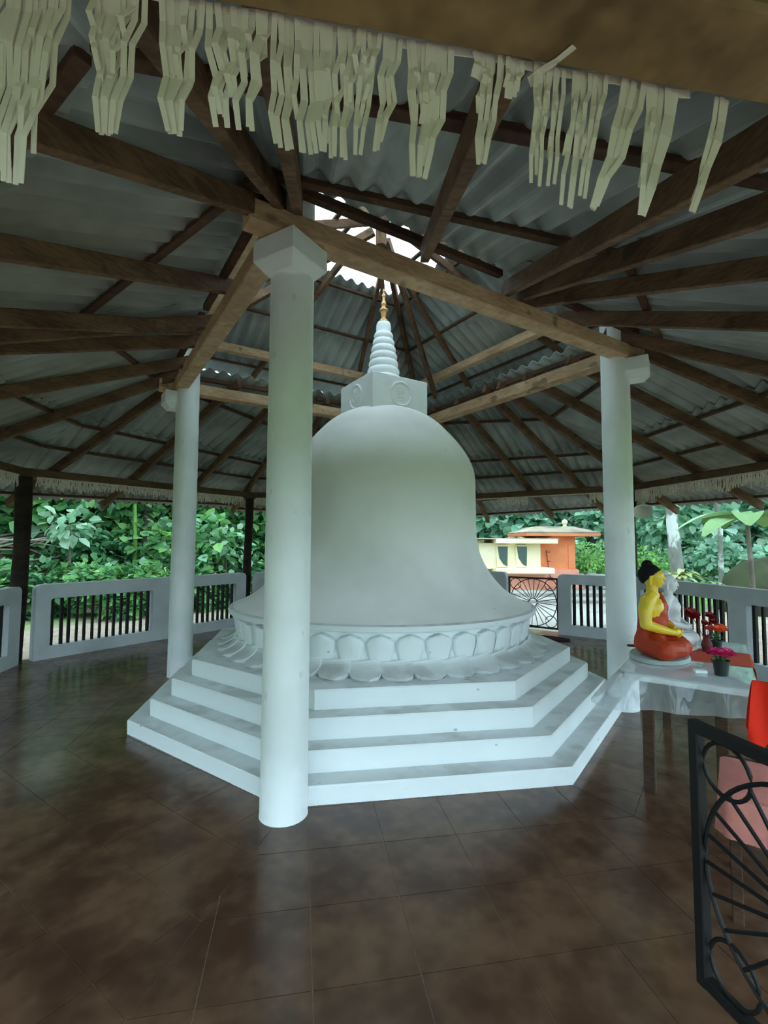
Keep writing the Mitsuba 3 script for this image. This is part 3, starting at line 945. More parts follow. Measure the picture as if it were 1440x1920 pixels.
# runner across the table, dropping down its right side
rp, rb = [], []
prof = [(0.30, TH + 0.011), (0.50, TH + 0.011), (TW + 0.006, TH + 0.011), (TW + 0.022, TH + 0.004), (TW + 0.030, TH - 0.03), (TW + 0.035, TH - 0.14), (TW + 0.038, TH - 0.26)]
for (s, z) in prof:
    for q in np.linspace(0, 1, 8):
        rp.append([s, 0.54 + 0.46 * q + 0.006 * math.sin(9 * q + 4 * s), z]); rb.append([s - 0.002 * (s > TW), 0.54 + 0.46 * q + 0.006 * math.sin(9 * q + 4 * s), z - 0.0025 * (s <= TW)])
put('table_runner', on_table(solid(np.array(rp), np.array(rb), len(prof), 8), 0, 0, 0), 'm_runner', 40)
tag('table_runner', 'red-orange cloth strip lying across the table behind the flower pot', 'cloth')


# ------------------------------------------------------------------ seated statues (local x = the way it faces, y = its left)
def statue(name, label, sc, s, q, skin, robe, hair, base, turn=0.0):
    k = thing(name, label, 'statue')
    xf = lambda m_: on_table(mesh(np.asarray(m_.vertices) * sc, m_.faces), s, q, TH + 0.0095, turn)
    B = 0.028
    up = lambda chs: [[((p[0], p[1], p[2] + B), r) for p, r in ch] for ch in chs]
    body = [[((0.0, 0.05, 0.12), 0.085), ((0.0, 0.03, 0.20), 0.080), ((0.002, 0.05, 0.315), 0.082)], [((0.0, -0.05, 0.12), 0.085), ((0.0, -0.03, 0.20), 0.080), ((0.002, -0.05, 0.315), 0.082)],
            [((0.0, -0.05, 0.315), 0.08), ((0.0, 0.05, 0.315), 0.08)], [((-0.005, -0.128, 0.372), 0.046), ((0.0, 0.0, 0.395), 0.045), ((-0.005, 0.128, 0.372), 0.046)],
            [((-0.002, 0, 0.40), 0.040), ((0.006, 0, 0.465), 0.037)],
            [((0.0, 0, 0.535), 0.066), ((0.018, 0, 0.53), 0.062), ((0.034, 0, 0.488), 0.036)], [((0.0, 0, 0.535), 0.066), ((0.004, 0, 0.49), 0.045)],
            [((0.074, 0, 0.535), 0.009), ((0.079, 0, 0.514), 0.0105)], [((0.068, -0.012, 0.488), 0.008), ((0.070, 0.012, 0.488), 0.008)], [((0.066, -0.03, 0.553), 0.007), ((0.072, 0, 0.553), 0.006), ((0.066, 0.03, 0.553), 0.007)],
            [((0.008, -0.066, 0.535), 0.011), ((0.004, -0.068, 0.505), 0.010), ((0.006, -0.064, 0.475), 0.009)], [((0.008, 0.066, 0.535), 0.011), ((0.004, 0.068, 0.505), 0.010), ((0.006, 0.064, 0.475), 0.009)]]
    for sg in (-1, 1):
        body.append([((-0.005, sg * 0.130, 0.370), 0.048), ((-0.012, sg * 0.172, 0.30), 0.043), ((-0.010, sg * 0.185, 0.218), 0.036), ((0.06, sg * 0.135, 0.190), 0.031), ((0.135, sg * 0.062, 0.163), 0.021)])
        z = 0.165 if sg < 0 else 0.146
        body.append([((0.140, sg * 0.058, z), 0.022), ((0.150, sg * 0.020, z), 0.024)])
        for fi in range(4):
            x = 0.132 + 0.0135 * fi
            ln = (0.058, 0.066, 0.062, 0.050)[fi]
            body.append([((x, sg * 0.015, z + 0.004), 0.0085), ((x, sg * (0.015 - ln * 0.55), z + 0.002), 0.0080), ((x, sg * (0.015 - ln), z + 0.007), 0.0068)])
        body.append([((0.128, sg * 0.035, z + 0.012), 0.0095), ((0.135, sg * 0.006, z + 0.030), 0.0075)])
    part(k, 'body', xf(hull_chain(up(body), 0.011, 10)), skin, True, label='bare golden-yellow skin' if robe != skin else None)
    rb_ = [[((-0.01, 0.06, 0.09), 0.095), ((0.0, 0.03, 0.20), 0.090), ((0.0, 0.06, 0.315), 0.091), ((-0.003, 0.125, 0.372), 0.056)], [((-0.01, -0.06, 0.09), 0.095), ((0.0, -0.035, 0.20), 0.089), ((0.006, -0.032, 0.285), 0.0885)],
           [((0.006, -0.032, 0.285), 0.0885), ((0.0, 0.05, 0.315), 0.091)],
           [((-0.005, 0.130, 0.370), 0.056), ((-0.012, 0.172, 0.30), 0.052), ((-0.010, 0.187, 0.215), 0.048), ((0.06, 0.140, 0.180), 0.042), ((0.09, 0.115, 0.165), 0.036)],
           [((-0.02, -0.10, 0.085), 0.085), ((0.10, -0.215, 0.066), 0.064), ((0.165, -0.06, 0.058), 0.056)], [((-0.02, 0.10, 0.085), 0.085), ((0.10, 0.215, 0.066), 0.064), ((0.165, 0.06, 0.058), 0.056)],
           [((0.165, -0.07, 0.058), 0.056), ((0.170, 0.07, 0.058), 0.056)], [((-0.02, -0.1, 0.085), 0.085), ((-0.02, 0.1, 0.085), 0.085)], [((-0.02, 0, 0.08), 0.08), ((0.13, 0, 0.070), 0.062)]]
    rm = hull_chain(up(rb_), 0.013, 8)
    v = np.array(rm.vertices)
    # soft folds running across the robe
    fold = 0.0022 * np.sin(70 * (v[:, 2] + 0.5 * v[:, 1]))
    rm.vertices = v + rm.vertex_normals * fold[:, None]
    v = np.array(rm.vertices); v[:, 2] = np.maximum(v[:, 2], B); rm.vertices = v
    part(k, 'robe', xf(rm), robe, True, label='red-brown robe over the left shoulder and legs' if robe != skin else None)
    hs = m3.Manifold.sphere(0.0765, 40).translate((-0.008, 0, 0.538 + B)).trim_by_plane((-0.66, 0, 0.75), 0.393 + 0.75 * B)
    us = m3.Manifold.sphere(0.037, 28).translate((-0.024, 0, 0.607 + B))
    hm = (hs + us).refine_to_length(0.008).to_mesh()
    h = trimesh.Trimesh(hm.vert_properties[:, :3], hm.tri_verts, process=True)
    v = np.array(h.vertices)
    h.vertices = v + h.vertex_normals * (0.004 * (meshkit.noise(v * 130, 3) - 0.3))[:, None]
    part(k, 'hair', xf(h), hair, True, label='black curled hair with a topknot' if hair != skin else None)
    ell = [(0.035 + 0.185 * math.cos(a), 0.255 * math.sin(a)) for a in np.arange(36) * PI / 18]
    lp = lambda f_, z: np.array([[x * f_, y * f_, z] for x, y in ell])
    part(k, 'base', xf(ngon([lp(0.99, 0), lp(1.0, 0.006), lp(0.985, 0.022), lp(0.96, 0.028)])), base, 30, label='grey-green plinth' if base != skin else None)
    return k


statue('seated_statue', 'yellow-skinned seated statue in a red-brown robe with black hair, on the plastic-covered table', 0.99, 0.125, 0.50, 'm_skin', 'm_robe', 'm_black', 'm_statuebase', -4)
statue('seated_statue', 'plain whitish seated statue just behind the yellow-skinned one', 0.85, 0.185, 1.0, 'm_statuewhite', 'm_statuewhite', 'm_statuewhite', 'm_statuewhite', -4)

# ------------------------------------------------------------------ small things on the table
br_ = Polygon([(-0.10, 0.0), (0.0, 0.035), (0.10, 0.045), (0.12, 0.0), (0.10, -0.045), (0.0, -0.03)])
put('offering_tray', on_table(prism(br_, 0.016, 0.0), 0.02, 0.78, TH + 0.012, 14), 'm_maroon', False)
tag('offering_tray', 'dark red pointed tray sticking out behind the yellow-skinned statue', 'tray')


def world_obj(msh, p):
    m_ = msh.copy(); m_.apply_translation(p); return m_


def rose(c, r, seed, up=(0, 0, 1)):
    """A rosette of overlapping cupped petals."""
    g = np.random.default_rng(seed)
    out = []
    x, y, z = frame(np.zeros(3), np.asarray(up, float), (0.3, 1, 0.1))
    for ringi, (n, tilt, rr_) in enumerate(((3, 1.25, 0.45), (5, 0.9, 0.75), (6, 0.5, 1.0), (6, 0.15, 1.1))):
        for i in range(n):
            a = 2 * PI * (i + 0.5 * ringi) / n + g.random() * 0.3
            d = math.cos(a) * y + math.sin(a) * z
            w = np.cross(x, d)
            P = []
            for u in np.linspace(0, 1, 5):
                for v in np.linspace(-1, 1, 5):
                    ww = 0.5 * math.sin(PI * (0.15 + 0.8 * u)) * rr_
                    q = d * (u * rr_ * math.cos(tilt * (1 - 0.3 * u))) + x * (u * rr_ * math.sin(tilt * (1 - 0.3 * u)) + 0.15 * v * v) + w * v * ww
                    P.append(c + q * r)
            P = np.array(P)
            out.append(solid(P, P - x * 0.0012, 5, 5))
    return cat(out)


def leafmesh(c, d, L, w, droop=0.3, th=0.001):
    d = np.asarray(d, float) / np.linalg.norm(d)
    sd = np.cross(d, [0, 0, 1.0]); sd /= np.linalg.norm(sd) + 1e-9
    n = np.cross(sd, d)
    P = []
    for u in np.linspace(0, 1, 6):
        for v in (-1, 0, 1):
            P.append(np.asarray(c) + d * L * u - np.array([0, 0, 1.0]) * droop * L * u * u + sd * v * w * math.sin(PI * min(0.97, 0.1 + 0.87 * u)) + n * 0.15 * w * abs(v))
    P = np.array(P)
    return solid(P, P - n * th, 6, 3)


def potted(label, p, r, h, petal, nfl, fr, zs, spread, seed):
    k = thing('potted_plant', label, 'potted plant')
    g = np.random.default_rng(seed)
    part(k, 'pot', world_obj(lathe([(0, 0), (r * 0.74, 0), (r * 0.94, h * 0.86), (r * 1.04, h * 0.86), (r * 1.06, h), (r * 0.95, h), (r * 0.9, h * 0.92), (0, h * 0.92)], 32), p), 'm_potdark', 40)
    part(k, 'stem', cat([tube([p + [0, 0, h * 0.9], p + np.array([0.2 * spread * math.cos(a), 0.2 * spread * math.sin(a), zs * 0.6]), p + np.array([0.6 * spread * math.cos(a), 0.6 * spread * math.sin(a), zs])], 0.003, 5) for a in np.arange(nfl) * 6.28 / nfl + 0.4]), 'm_stem', 40)
    for i in range(9):
        a = g.random() * 6.28
        part(k, 'leaf', leafmesh(p + [0, 0, h * 0.95 + 0.02 * g.random()], (math.cos(a), math.sin(a), 0.7), 0.05 + 0.02 * g.random(), 0.014), 'm_stem', 40)
    for i in range(nfl):
        a = 6.28 * i / nfl + 0.4
        c = p + np.array([spread * 0.75 * math.cos(a), spread * 0.75 * math.sin(a), zs + 0.02 * g.random()])
        part(k, 'flower', rose(c, fr * (0.85 + 0.3 * g.random()), seed * 10 + i, (0.3 * math.cos(a), 0.3 * math.sin(a) - 0.25, 1)), petal, 50)


TZ = TH + 0.0095
potted('black pot of magenta flowers at the near right corner of the table', np.array([2.47, -1.58, TZ]), 0.046, 0.088, 'm_petalpink', 6, 0.036, 0.118, 0.052, 3)
potted('small dark pot of orange flowers at the back of the table by the railing', np.array([2.76, -0.80, TZ]), 0.040, 0.068, 'm_petalorange', 6, 0.034, 0.145, 0.055, 5)
vz = thing('flower_vase', 'small reddish vase with tall dark red flowers between the statues and the flower pots', 'vase')
vp = np.array([2.655, -0.905, TZ])
part(vz, 'vase', world_obj(lathe(smoothprof([(0.0, 0.0), (0.026, 0.0), (0.030, 0.02), (0.036, 0.05), (0.024, 0.085), (0.020, 0.10), (0.028, 0.115), (0.020, 0.112), (0.0, 0.06)], 3), 28), vp), 'm_maroon', True)
for i, (dx, z, r) in enumerate(((-0.105, 0.265, 0.056), (0.03, 0.255, 0.034), (0.05, 0.215, 0.028), (-0.01, 0.205, 0.026))):
    e = vp + np.array([0.976, 0.219, 0]) * dx + [0, 0, z]
    part(vz, 'stem', tube([vp + [0, 0, 0.06], vp + (e - vp) * 0.5 + [0, 0, 0.035], e], 0.0025, 5), 'm_petalred', 50)
    part(vz, 'flower', rose(e, r, 70 + i, (0.15, -0.6, 0.8)), 'm_petalred', 50)
pk = rbox(0.07, 0.045, 0.02, 0.004)
put('paper_packet', on_table(pk, 0.40, 0.20, TH + 0.0185, 25), 'm_clothwhite', False)
tag('paper_packet', 'small white paper packet at the foot of the yellow-skinned statue', 'packet')

# ------------------------------------------------------------------ chair with pink and red cloths at the right edge
CO = np.array([2.035, -2.63, 0.0])
CP = lambda s, q, z: CO + s * TV + q * TU + [0, 0, z]
ch = thing('chair', 'dark wooden chair at the right edge of the photo, under a pink cloth', 'chair')
part(ch, 'seat', mesh(rbox(0.40, 0.44, 0.03, 0.005, (0.21, 0.23, 0.487)).vertices @ np.array([TV, TU, [0, 0, 1.0]]) + CO, rbox(0.40, 0.44, 0.03, 0.005).faces), 'm_tablewood', 20)
for s in (0.035, 0.385):
    part(ch, 'leg', bar(CP(s, 0.04, 0), CP(s, 0.04, 0.472), 0.04, 0.04, 0.004, up=TU), 'm_tablewood', False)
    part(ch, 'leg', bar(CP(s, 0.43, 0), CP(s, 0.43, 0.472), 0.04, 0.04, 0.004, up=TU), 'm_tablewood', False)
for s in (0.17, 0.385):
    part(ch, 'back_post', bar(CP(s, 0.43, 0.50), CP(s, 0.44, 0.82), 0.035, 0.035, 0.004, up=TU), 'm_tablewood', False)
for z in (0.64, 0.785):
    part(ch, 'back_rail', bar(CP(0.17, 0.437, z), CP(0.385, 0.437, z), 0.02, 0.06, 0.003), 'm_tablewood', False)
d_ = drape(0.43, 0.41, 0.165, 0.004, 0.012, 0.008, 0.5065, rows=6, per=110, seed=9)
put('seat_cloth', mesh(np.asarray(d_.vertices) @ np.array([TV, TU, [0, 0, 1.0]]) + CO + (-0.005) * TV - 0.012 * TU, d_.faces), 'm_pinkcloth', True)
tag('seat_cloth', 'pink cloth draped over the chair seat behind the black gate leaf', 'cloth')
# red cloth hung over the chair back, bunched
F_, B_ = [], []
nu_, nv_ = 22, 18
for i in range(nu_):
    u = i / (nu_ - 1)
    for j in range(nv_):
        v = j / (nv_ - 1)
        arc = (u - 0.5) * 2
        z = 0.872 - (0.19 + 0.06 * math.sin(5 * v + 1) + 0.05 * math.sin(13 * v)) * abs(arc) ** 1.25
        yq = 0.437 + (0.074 + 0.02 * math.sin(9 * v + 3 * u) * abs(arc)) * math.sin(arc * PI / 2) + 0.012 * math.sin(16 * v + 2 * arc)
        s = 0.128 + 0.29 * v - 0.03 * abs(arc) * math.cos(v * PI)
        F_.append(CP(s, yq, z)); B_.append(CP(s, yq, z) - 0.003 * TU * np.sign(arc or 1) - [0, 0, 0.003])
put('red_cloth', solid(np.array(F_), np.array(B_), nu_, nv_), 'm_redcloth', 60)
tag('red_cloth', 'bright red cloth hung over the chair back at the right edge', 'cloth')

# ------------------------------------------------------------------ doormat and horn loudspeaker
el = Polygon([(0.31 * math.cos(a) * (1 + 0.03 * math.sin(5 * a)), 0.15 * math.sin(a)) for a in np.arange(40) * PI / 20])
dm = prism(el, 0.014, 0.0065)
mm_, tt_ = sec_vec(67.5)
c_ = mm_ * 4.02 + tt_ * -0.68
put('doormat', mesh(np.asarray(dm.vertices) @ np.array([-tt_, mm_, [0, 0, 1.0]]) + [c_[0] - 0.16, c_[1] - 0.28, 0], dm.faces), 'm_mat', False)
tag('doormat', 'dark oval doormat on the floor inside the far iron gate', 'mat')
hp = pol(ORC - 0.06, 45, 1.99)
hn = thing('horn_loudspeaker', 'pale grey horn loudspeaker on the dark post right of the right pillar', 'loudspeaker')
bell = lathe([(0.0, -0.20), (0.05, -0.20), (0.055, -0.12), (0.045, -0.10), (0.05, -0.06), (0.085, -0.01), (0.135, 0.03), (0.15, 0.036), (0.146, 0.040), (0.13, 0.032), (0.08, -0.004), (0.042, -0.06), (0.0, -0.08)], 40)
bell.apply_transform(trimesh.geometry.align_vectors([0, 0, 1], np.array([-0.05, -0.55, -0.60]) / np.linalg.norm([-0.05, -0.55, -0.6])))
hc = hp + np.array([0.10, -0.20, 0.02])
part(hn, 'bell', world_obj(bell, hc), 'm_horn', 40)
part(hn, 'bracket', cat([bar(hp + [0.02, -0.04, 0.05], hc + [0.0, 0.08, 0.10], 0.03, 0.03, 0.003), bar(hp + [0.02, -0.04, 0.12], hc + [0, 0.09, 0.12], 0.02, 0.05, 0.003)]), 'm_iron', False)

# ------------------------------------------------------------------ orange wayside shrine and its cream annexe beyond the gate
EX, EY = np.array([0.976, 0.219, 0]), np.array([-0.2185, 0.974, 0])
EX /= np.linalg.norm(EX); EY = np.array([-EX[1], EX[0], 0])
BO = CAM * [1, 1, 0] + EY * 16.0 + EX * ((1000 - 720) / FPX * 16.0)
KP = 16.0 / FPX
bx = lambda u: (u - 1000) * KP
bzz = lambda v: 1.5 - (v - 1017) * KP


def bld(msh): return mesh(np.asarray(msh.vertices) @ np.array([EX, EY, [0, 0, 1.0]]) + BO, msh.faces)


def bbox(x0, x1, y0, y1, z0_, z1_, r=0.012): return bld(rbox(x1 - x0, y1 - y0, z1_ - z0_, r, ((x0 + x1) / 2, (y0 + y1) / 2, (z0_ + z1_) / 2)))


sh_ = thing('shrine', 'small orange wayside shrine with a weathered hipped roof, beyond the far gate', 'shrine')
KX0, KX1, KY0, KY1 = bx(1004), bx(1078), 0.0, 1.3
part(sh_, 'wall', bbox(KX0, KX1, KY0, KY1, 0.62, bzz(1000)), 'm_orange', 20)
part(sh_, 'niche', bbox(bx(1064), bx(1074), -0.025, 0.03, 0.66, bzz(1019)), 'm_orange', 20)
for z, o in ((bzz(1066), 0.05), (bzz(1003.5), 0.05)):
    part(sh_, 'moulding', bbox(KX0 - o, KX1 + o, KY0 - o, KY1 + o, z - 0.03, z + 0.03), 'm_orange', 20)
lp = lambda o, z: np.array([[KX0 - o, KY0 - o, z], [KX1 + o, KY0 - o, z], [KX1 + o, KY1 + o, z], [KX0 - o, KY1 + o, z]])
part(sh_, 'base', bld(ngon([lp(0.22, -0.25), lp(0.22, 0.10), lp(0.16, 0.2), lp(0.06, 0.62)])), 'm_pinkbase', 20, label='pinkish flared base')
rl = lambda x0, x1, y0, y1, z: np.array([[x0, y0, z], [x1, y0, z], [x1, y1, z], [x0, y1, z]])
ro = part(sh_, 'roof', bld(ngon([rl(bx(980), bx(1112), -0.50, 1.8, bzz(1000)), rl(bx(978), bx(1113), -0.52, 1.82, bzz(996.5)), rl(bx(1004), bx(1082), -0.05, 1.35, bzz(987.5)), rl(bx(1007), bx(1076), 0.02, 1.3, bzz(985.5))])), 'm_shrineroof', False, label='grey-brown weathered roof')
part(ro, 'fascia', bld(ngon([rl(bx(979), bx(1112.5), -0.51, 1.81, bzz(1004)), rl(bx(977.5), bx(1113.5), -0.525, 1.825, bzz(1000.5)), rl(bx(977.5), bx(1113.5), -0.525, 1.825, bzz(999.5))])), 'm_orange', False, label='orange roof edge')
part(sh_, 'finial', bld(world_obj(lathe(smoothprof([(0.06, 0), (0.09, 0.03), (0.05, 0.06), (0.085, 0.12), (0.10, 0.18), (0.07, 0.24), (0.0, 0.27)], 3), 20), [bx(1073), 0.65, bzz(985.5)])), 'm_cream', True)
part(sh_, 'lantern', bld(world_obj(lathe([(0, -0.17), (0.05, -0.17), (0.07, -0.14), (0.07, -0.03), (0.02, 0.0), (0.02, 0.08), (0, 0.08)], 14), [bx(1102), -0.30, bzz(1005)])), 'm_iron', 30, label='dark hanging lantern')
for v in (1033.5, 1050.5, 1080):
    part(sh_, 'bracket', bbox(bx(1024), bx(1031), -0.035 - (0.2 if v > 1070 else 0), 0.02, bzz(v) - 0.008, bzz(v) + 0.008, 0.003), 'm_iron_brown', False)
part(sh_, 'pipe', bld(tube([(bx(1023), -0.05, bzz(1030)), (bx(1024.5), -0.05, bzz(1048)), (bx(1026), -0.24, bzz(1082))], 0.012, 6)), 'm_iron_brown', 50)
an = thing('annexe', 'cream lean-to with two dark tapered windows, built against the orange shrine', 'building')
AX0, AX1 = bx(893), bx(1003)
part(an, 'wall', bbox(AX0, AX1, -0.55, 0.9, bzz(1064), bzz(1017)), 'm_cream', 20)
part(an, 'side_wall', bbox(AX0 - 0.9, AX0 + 0.12, -0.45, 0.9, -0.25, bzz(1012)), 'm_cream', 20)
part(an, 'roof_slab', bbox(bx(918), bx(1027), -0.95, 1.0, bzz(1018), bzz(1010)), 'm_cream', 20)
part(an, 'roof_top', bbox(bx(880), bx(1030), -0.92, 1.1, bzz(1010.5), bzz(1008.5)), 'm_shrineroof', 20, label='mossy slab top')
part(an, 'ledge', bld(ngon([rl(bx(920), bx(1008), -0.9, 0.3, bzz(1072)), rl(bx(917), bx(1019), -1.0, 0.3, bzz(1070)), rl(bx(917), bx(1019), -1.0, 0.3, bzz(1062)), rl(bx(917), bx(1019), -0.98, 0.3, bzz(1061))])), 'm_cream', False)
for u in (924.5, 959):
    w0 = part(an, 'window_frame', bld(ngon([rl(bx(u - 1), bx(u + 19.5), -0.62, -0.4, bzz(1060)), rl(bx(u - 2), bx(u + 19.5), -0.62, -0.4, bzz(1020))])), 'm_cream', False)
    pg = Polygon([(bx(u), bzz(1023)), (bx(u + 18), bzz(1023)), (bx(u + 17), bzz(1058.5)), (bx(u + 10), bzz(1055)), (bx(u + 3), bzz(1044))])
    pm = prism(pg, 0.03)
    part(w0, 'pane', bld(mesh(np.stack([pm.vertices[:, 0], pm.vertices[:, 2] - 0.645, pm.vertices[:, 1]], 1), pm.faces[:, ::-1])), 'm_winglass', False, label='dark window opening')
    part(w0, 'hood', bbox(bx(u), bx(u + 18), -0.66, -0.55, bzz(1023), bzz(1020)), 'm_cream', False)
part(an, 'plinth', bbox(bx(935), bx(1010), -0.6, 0.8, -0.25, bzz(1070)), 'm_pinkbase', 20, label='pinkish plinth')
stp = thing('steps', 'pale concrete steps and landing in front of the orange shrine', 'steps')
for i, (y0, y1, z1) in enumerate(((-1.5, 1.2, 0.02), (-2.3, -1.45, -0.10))):
    part(stp, 'step', bbox(bx(930), bx(1130), y0, y1, -0.25, z1, 0.02), 'm_concrete', 20)
put('path', prism(Polygon([(1.2, 5.3), (2.6, 4.7), (4.6, 8.0), (6.0, 11.5), (2.2, 12.2), (2.0, 9.0)]), 0.03, -0.225), 'm_concrete', False)
tag('path', kind='structure')
hp_ = thing('stone_heap', 'heap of grey stones behind the railing, right of the orange shrine', 'stones')
for i in range(34):
    r = 0.11 + 0.07 * rng.random()
    s = trimesh.creation.icosphere(subdivisions=1, radius=1.0)
    v = np.array(s.vertices)
    v *= (0.75 + 0.5 * meshkit.noise(v * 1.7 + 9 * i, i))[:, None] * [r * 1.3, r, r * 0.85]
    u_, h_ = rng.random(), rng.random()
    p = np.array([3.95, 11.9, -0.2]) + EX * (u_ * 1.5) + EY * (rng.random() - 0.5) * 0.5 + [0, 0, 0.05 + h_ * 0.62 * (1 - 0.5 * abs(u_ - 0.4))]
    part(hp_, 'stone', mesh(v + p, s.faces), 'm_stone', False)

# ------------------------------------------------------------------ plants
LEAF = np.array([[0, 0, 0], [0.3, 0.42, 0.06], [0.3, -0.42, 0.06], [0.68, 0.33, 0.02], [0.68, -0.33, 0.02], [1, 0, -0.14], [0.35, 0, -0.03], [0.7, 0, -0.06]])
LEAFF = np.array([[0, 6, 1], [0, 2, 6], [6, 7, 3], [6, 3, 1], [2, 4, 7], [2, 7, 6], [7, 5, 3], [4, 5, 7]])


def leaves(P, D, N, size, width, col):
    """Leaves at P, growing along D, facing N; one colour each. Returns (mesh, vertex colours)."""
    D = D / np.linalg.norm(D, axis=1, keepdims=True)
    S = np.cross(N, D); S /= np.linalg.norm(S, axis=1, keepdims=True) + 1e-9
    N = np.cross(D, S)
    L = LEAF[None]
    v = P[:, None] + size[:, None, None] * (L[..., :1] * D[:, None] + L[..., 1:2] * width * S[:, None] + L[..., 2:] * N[:, None])
    n = len(P)
    f = (LEAFF[None] + (np.arange(n) * 8)[:, None, None]).reshape(-1, 3)
    return mesh(v.reshape(-1, 3), f), np.repeat(col, 8, 0)


def palette(n, cols, g):
    c = np.asarray(cols)[g.integers(0, len(cols), n)]
    return np.clip(c * (0.7 + 0.6 * g.random((n, 1))), 0.01, 0.85)


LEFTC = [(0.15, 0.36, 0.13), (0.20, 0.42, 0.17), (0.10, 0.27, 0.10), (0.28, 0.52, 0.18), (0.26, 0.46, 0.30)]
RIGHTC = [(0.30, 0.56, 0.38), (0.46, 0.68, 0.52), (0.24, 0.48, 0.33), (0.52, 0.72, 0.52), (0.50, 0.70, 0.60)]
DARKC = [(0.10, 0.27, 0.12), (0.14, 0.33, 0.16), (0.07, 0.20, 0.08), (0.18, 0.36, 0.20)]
LIMEC = [(0.32, 0.58, 0.18), (0.40, 0.66, 0.24), (0.26, 0.50, 0.18)]


def crown(n, seed, cols, size, width=0.8, lumps=9, flat=0.85):
    """A unit crown: leaves around several lumps, with gaps between them."""
    g = np.random.default_rng(seed)
    lc = g.normal(size=(lumps, 3)); lc /= np.linalg.norm(lc, axis=1, keepdims=True)
    lc *= (0.35 + 0.35 * g.random((lumps, 1))); lc[:, 2] *= flat
    lr = 0.32 + 0.2 * g.random(lumps)
    w = g.integers(0, lumps, n)
    d = g.normal(size=(n, 3)); d /= np.linalg.norm(d, axis=1, keepdims=True)
    rad = lr[w] * (0.55 + 0.5 * g.random(n))
    P = lc[w] + d * rad[:, None]
    D = d * 0.8 + g.normal(size=(n, 3)) * 0.45 + [0, 0, -0.15]
    N = d * 0.5 + g.normal(size=(n, 3)) * 0.35 + [0, 0, 0.8]
    return leaves(P, D, N, size * (0.6 + 0.8 * g.random(n)), width, palette(n, cols, g))


def plant_ply(mc): return mikit.ply(mc[0], 'm_foliage', smooth=False, color=mc[1])


BUSHL = [plant_ply(crown(1500, 10 + i, LEFTC, 0.15 + 0.03 * i, 0.85)) for i in range(4)]
BUSHD = [plant_ply(crown(1300, 20 + i, DARKC, 0.17 + 0.04 * i, 0.7)) for i in range(2)]
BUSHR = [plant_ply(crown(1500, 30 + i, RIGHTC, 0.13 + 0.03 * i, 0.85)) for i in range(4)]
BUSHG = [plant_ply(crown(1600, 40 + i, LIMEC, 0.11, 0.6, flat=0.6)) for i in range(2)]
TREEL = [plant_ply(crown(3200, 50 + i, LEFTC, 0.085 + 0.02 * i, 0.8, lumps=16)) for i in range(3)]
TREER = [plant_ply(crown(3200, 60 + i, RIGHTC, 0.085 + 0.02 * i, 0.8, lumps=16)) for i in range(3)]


def at(beta, dist):
    """Ground point in a direction (degrees right of straight ahead) as the place lies from the gate."""
    a = math.radians(beta) + _yaw
    return np.array([CAM[0] + dist * math.sin(a), CAM[1] + dist * math.cos(a), -0.22])


STEM = mikit.ply(tube([(0, 0, 0), (0.02, 0.01, 0.5), (-0.01, 0.03, 1.0)], [0.05, 0.04, 0.02], 6), 'm_trunk', smooth=50)


def bush(src, p, r, zc, label, group, turn):
    k = thing('bush', label, 'bush', group)
    scene[k + '__foliage'] = {**src, 'to_world': T().translate([p[0], p[1], zc]).rotate([0, 0, 1], turn).scale([r, r, r * 0.9])}
    scene[k + '__stem'] = {**STEM, 'to_world': T().translate([p[0], p[1], -0.26]).scale([1, 1, max(0.3, zc + 0.26)])}


def tree(src, p, r, zc, trunk, label, group, turn, m_='m_trunk'):
    k = thing('tree', label, 'tree', group)
    scene[k + '__crown'] = {**src, 'to_world': T().translate([p[0], p[1], zc]).rotate([0, 0, 1], turn).scale([r, r, r * 0.85])}
    zz = np.linspace(-0.3, zc + 0.3 * r, 9)
    g = np.random.default_rng(int(abs(p[0] * 100)))
    bend = np.cumsum(g.normal(size=(9, 2)) * 0.05, 0)
    pts = np.column_stack([p[0] + bend[:, 0], p[1] + bend[:, 1], zz])
    part(k, 'trunk', tube(pts, trunk * np.linspace(1.15, 0.55, 9), 12), m_, 60)
    return k


def where_left(p):
    d = p - CAM
    u = 720 + FPX * (d @ _R0) / (d[0] * math.sin(_yaw) + d[1] * math.cos(_yaw))
    for lim, w in ((-40, 'beyond the left edge of the view'), (50, 'left of the thick dark post'), (140, 'just right of the thick dark post'), (230, 'halfway from dark post to left pillar'), (330, 'just left of the left pillar'),
                   (420, 'just right of the left pillar'), (490, 'at the second dark post'), (880, 'behind the stupa'), (960, 'behind the cream annexe'), (1110, 'behind the orange shrine'), (1190, 'behind the right pillar'),
                   (1290, 'by the white-patched trunk'), (1370, 'behind the strap-leaf plant'), (1460, 'near the right edge behind the broad-leaved plant'), (9e9, 'beyond the right edge of the view')):
        if u < lim: return w


g_ = np.random.default_rng(21)
